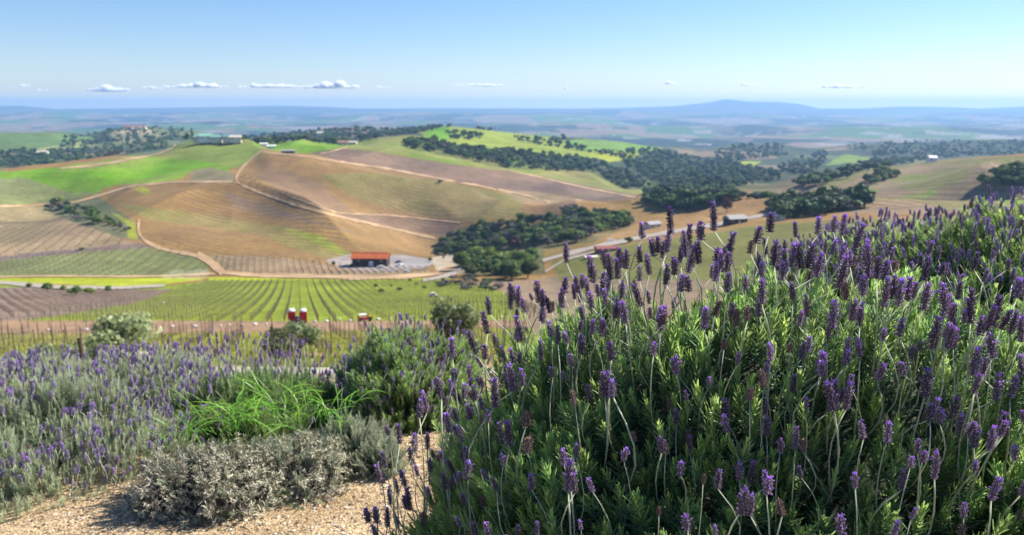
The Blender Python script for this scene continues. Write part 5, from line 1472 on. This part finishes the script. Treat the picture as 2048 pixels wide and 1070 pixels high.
def twig_bush(m, meshes, n, n_part, scale, name, label, cat, part, up=.5, core=.8, group=None, coremat=None, others=()):
    r = np.random.default_rng(m.seed)
    root = bush_root(m, name, label, cat, group); base = np.array([m.x, m.y, m.z0])
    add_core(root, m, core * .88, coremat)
    P, Nn = m.surface(n, r)
    D = Nn + np.array([0, 0, up]) + r.normal(size=P.shape) * .4; D /= np.linalg.norm(D, axis=1)[:, None]
    P = P - D * .11 * scale * r.uniform(.6, 1.3, (len(P), 1)); E = aim_fast(D, r.uniform(0, 6.28, len(P)))
    S = scale * r.uniform(.7, 1.35, len(P)); K = r.integers(0, len(meshes), len(P))
    near = np.linalg.norm(P, axis=1); order = np.argsort(near); srcs = {}
    for i in order[:n_part]:
        ob = link(part, meshes[K[i]], root, P[i] - base, tuple(E[i]), float(S[i])); srcs.setdefault(int(K[i]), ob)
    rest = order[n_part:]
    for k in range(len(meshes)):
        if k not in srcs: srcs[k] = link(part, meshes[k], root, P[order[k]] - base, tuple(E[order[k]]), float(S[order[k]]))
    scatter('further_twigs', P[rest] - base, S[rest], E[rest], K[rest], [srcs[k] for k in range(len(meshes))], root)
    return root
# silvery young lavender
M_SILV = leaf_mat('silvery_leaves', (.26, .30, .22), (.60, .64, .46), .3, .6, randomness=.2)
SILV = [shoot_mesh(s + 60, H, 12, .022, .0028, .6, M_SILV, 5, 2) for s, H in ((1, .12), (2, .10), (3, .14))]
D1 = Mound(-1.24, 3.10, .29, .22, .21, -1.63, 41, .16)
D2 = Mound(-.95, 3.28, .24, .22, .19, -1.64, 42, .16)
twig_bush(D1, DEAD[:4] + [SILV[1]], 1100, 200, .95, 'dead_bush', 'half-dead grey-green bush of curled dry leaves at the edge of the path', 'dead bush', 'dead_twig', group='grey dead bushes', coremat=M_GREYB)
twig_bush(D2, DEAD[:3] + [SILV[1], SILV[0]], 900, 150, .95, 'dead_bush', 'smaller half-dead grey bush between the first one and the silvery shrub', 'dead bush', 'dead_twig', group='grey dead bushes', coremat=M_GREYB)
S1 = Mound(-.74, 3.48, .17, .16, .18, -1.63, 43, .14)
twig_bush(S1, SILV, 700, 160, .75, 'leafy_shrub', 'silvery green shrub at the right end of the dead bushes', 'shrub', 'leafy_shoot', up=1.2, group='silvery shrubs')
S2 = Mound(-.60, 3.38, .12, .12, .14, -1.62, 44, .14)
twig_bush(S2, SILV, 260, 60, .8, 'leafy_shrub', 'small straggly silvery shrub right at the path edge', 'shrub', 'leafy_shoot', up=.8, group='silvery shrubs')

# broad green weed with long arching leaves
M_WEED = leaf_mat('weed_leaf', (.08, .27, .025), (.30, .60, .07), .45, .35, randomness=.3, spec=.5)
def weed_leaf(seed, L, W, bend):
    r = np.random.default_rng(seed)
    V, F = blade(L, W, bend, fold=.30, n=9, curve_w=lambda t: W * (math.sin(math.pi * min(1, .10 + .55 * t)) * (1 - t ** 3.0) + .04))
    V[:, 1] += .012 * np.sin(V[:, 2] / L * 6 + seed)
    return new_mesh('leaf', V, F, [M_WEED], None, True, {'g': np.clip(np.repeat(np.linspace(.15, 1, 10), 3), 0, 1)})
WL = [weed_leaf(s, L, W, b) for s, L, W, b in ((1, .28, .085, 1.6), (2, .25, .095, 1.4), (3, .32, .080, 1.9), (4, .22, .085, 1.0), (5, .26, .070, .8))]
def weed(x, y, z, n, s, label, group='green weeds'):
    r = np.random.default_rng(int(abs(x * 1000)) + n)
    root = thing('weed', label, 'weed', (x, y, z), 0, group)
    for k in range(n):
        a = r.uniform(0, 6.28); d = Vector((math.cos(a) * r.uniform(.15, .9), math.sin(a) * r.uniform(.15, .9), 1)).normalized()
        q = Quaternion((0, 0, 1), a) @ Quaternion((0, 1, 0), r.uniform(.1, .85))
        link('leaf', WL[int(r.integers(0, 5))], root, (r.normal() * .05 * s, r.normal() * .05 * s, 0), q, s * r.uniform(.8, 1.15))
for x, y, z, n, s, lb in [(-1.20, 3.28, -1.37, 40, 1.0, 'largest clump of long arching green leaves'), (-.98, 3.36, -1.38, 34, .95, 'green leaf clump right of the largest one'), (-.80, 3.44, -1.41, 28, .9, 'green leaf clump nearest to the silvery shrub'),
                          (-1.42, 3.26, -1.42, 18, .85, 'bright green leaf clump left of the largest one'), (-1.10, 3.46, -1.34, 20, 1.0, 'green leaf clump just behind the largest one'), (-1.10, 2.90, -1.62, 10, .30, 'small green tuft in front of the dead bush'), (-.92, 3.08, -1.62, 12, .40, 'grassy tuft at the foot of the dead bushes')]:
    weed(x, y, z, n, s, lb)

# gravel and litter on the path
V0, F0 = ICO1
def pebbles(name, n, smin, smax, seed, mats, region, flat=.6):
    r = np.random.default_rng(seed)
    X = r.uniform(region[0], region[1], n); Y = r.uniform(region[2], region[3], n)
    s = smin + (smax - smin) * r.random(n) ** 3
    B = V0[None] * (1 + .25 * r.normal(size=(n, len(V0), 1)).clip(-1, 1)) * s[:, None, None] * np.stack([r.uniform(.8, 1.4, n), np.ones(n), np.full(n, flat)], 1)[:, None, :]
    a = r.uniform(0, 6.28, n); c, sn = np.cos(a), np.sin(a)
    Bx = B[..., 0] * c[:, None] - B[..., 1] * sn[:, None]; By = B[..., 0] * sn[:, None] + B[..., 1] * c[:, None]
    Z = ground_near(X, Y) + .010 * fbm(X * 9, Y * 9, 70, 3)
    P = np.stack([Bx + X[:, None], By + Y[:, None], B[..., 2] + (Z + s * .15)[:, None]], -1).reshape(-1, 3)
    F = (F0[None] + (np.arange(n) * len(V0))[:, None, None]).reshape(-1, 3)
    o = link(name, new_mesh(name, P, F, mats, np.repeat(r.integers(0, len(mats), n), len(F0)), False))
    return o
PM = [mat('pale_stone', (.62, .55, .44), .9, .15, 40), mat('tan_stone', (.42, .31, .19), .9, .15, 40), mat('brown_stone', (.20, .145, .095), .9, .15, 40), mat('tan_stone_b', (.50, .38, .24), .9, .15, 40)]
tag(pebbles('gravel', 15000, .0022, .0085, 5, PM, (-1.9, .4, 2.5, 4.4)), 'fine tan gravel strewn over the sandy path', 'gravel', kind='stuff')
tag(pebbles('stones', 160, .007, .020, 8, PM, (-1.9, .3, 2.6, 4.2), .7), 'larger loose stones on the sandy path', 'stones', kind='stuff')
rl = np.random.default_rng(9)
n = 900
X = rl.uniform(-1.9, .1, n); Y = rl.uniform(2.6, 3.9, n); Z = ground_near(X, Y) + .010 * fbm(X * 9, Y * 9, 70, 3) + .002
mb = MB(); G = []
for i in range(n):
    V, F = blade(rl.uniform(.01, .03), .003, rl.uniform(-1, 1), n=1)
    V = V @ roty(math.pi / 2 - .1).T @ rotz(rl.uniform(0, 6.28)).T + [X[i], Y[i], Z[i]]
    mb.add(V, F)
tag(link('litter', mb.mesh('litter', [M_DEADW], True)), 'dry leaf litter scattered on the sandy path', 'litter', kind='stuff')

# dry grass tufts on the slope between the lavender and the road, and on the verge beyond
M_DRYG = leaf_mat('dry_grass', (.22, .20, .06), (.45, .42, .16), .3, .8, randomness=.3)
M_GRG = leaf_mat('green_grass', (.14, .19, .03), (.30, .36, .05), .35, .7, randomness=.3)
def tufts(name, pts, h, m, seed, label, nb=7):
    r = np.random.default_rng(seed); n = len(pts)
    P = np.repeat(pts, nb, 0); k = len(P)
    a = r.uniform(0, 6.28, k); ln = h * r.uniform(.5, 1.2, k); le = r.uniform(.1, .6, k); w = h * .05
    B = P + np.stack([r.normal(size=k), r.normal(size=k), np.zeros(k)], 1) * h * .18
    T = B + np.stack([np.cos(a) * le * ln, np.sin(a) * le * ln, ln], 1)
    sd = np.stack([-np.sin(a), np.cos(a), np.zeros(k)], 1) * w
    V = np.stack([B - sd, B + sd, T], 1).reshape(-1, 3); F = np.arange(k * 3).reshape(-1, 3)
    g = np.clip(np.repeat(r.uniform(0, 1, k), 3), 0, 1)
    tag(link(name, new_mesh(name, V, F, [m], None, False, {'g': g})), label, 'grass', kind='stuff')
r = np.random.default_rng(3)
def slope_pts(n, y0, y1, seed):
    r = np.random.default_rng(seed)
    Y = np.exp(r.uniform(math.log(y0), math.log(y1), n)); X = r.uniform(-.75, .25, n) * Y
    keep = fbm(X / 7, Y / 7, 88, 3) > -.05
    X, Y = X[keep], Y[keep]
    return np.stack([X, Y, height(X, Y)], 1)
tufts('grass', slope_pts(7000, 40, 115, 5), .45, M_GRG, 4, 'yellow-green grass among the nearest vine rows')
tufts('grass', slope_pts(2500, 36, 80, 6), .4, M_DRYG, 7, 'dry straw-coloured grass on the orange verge')
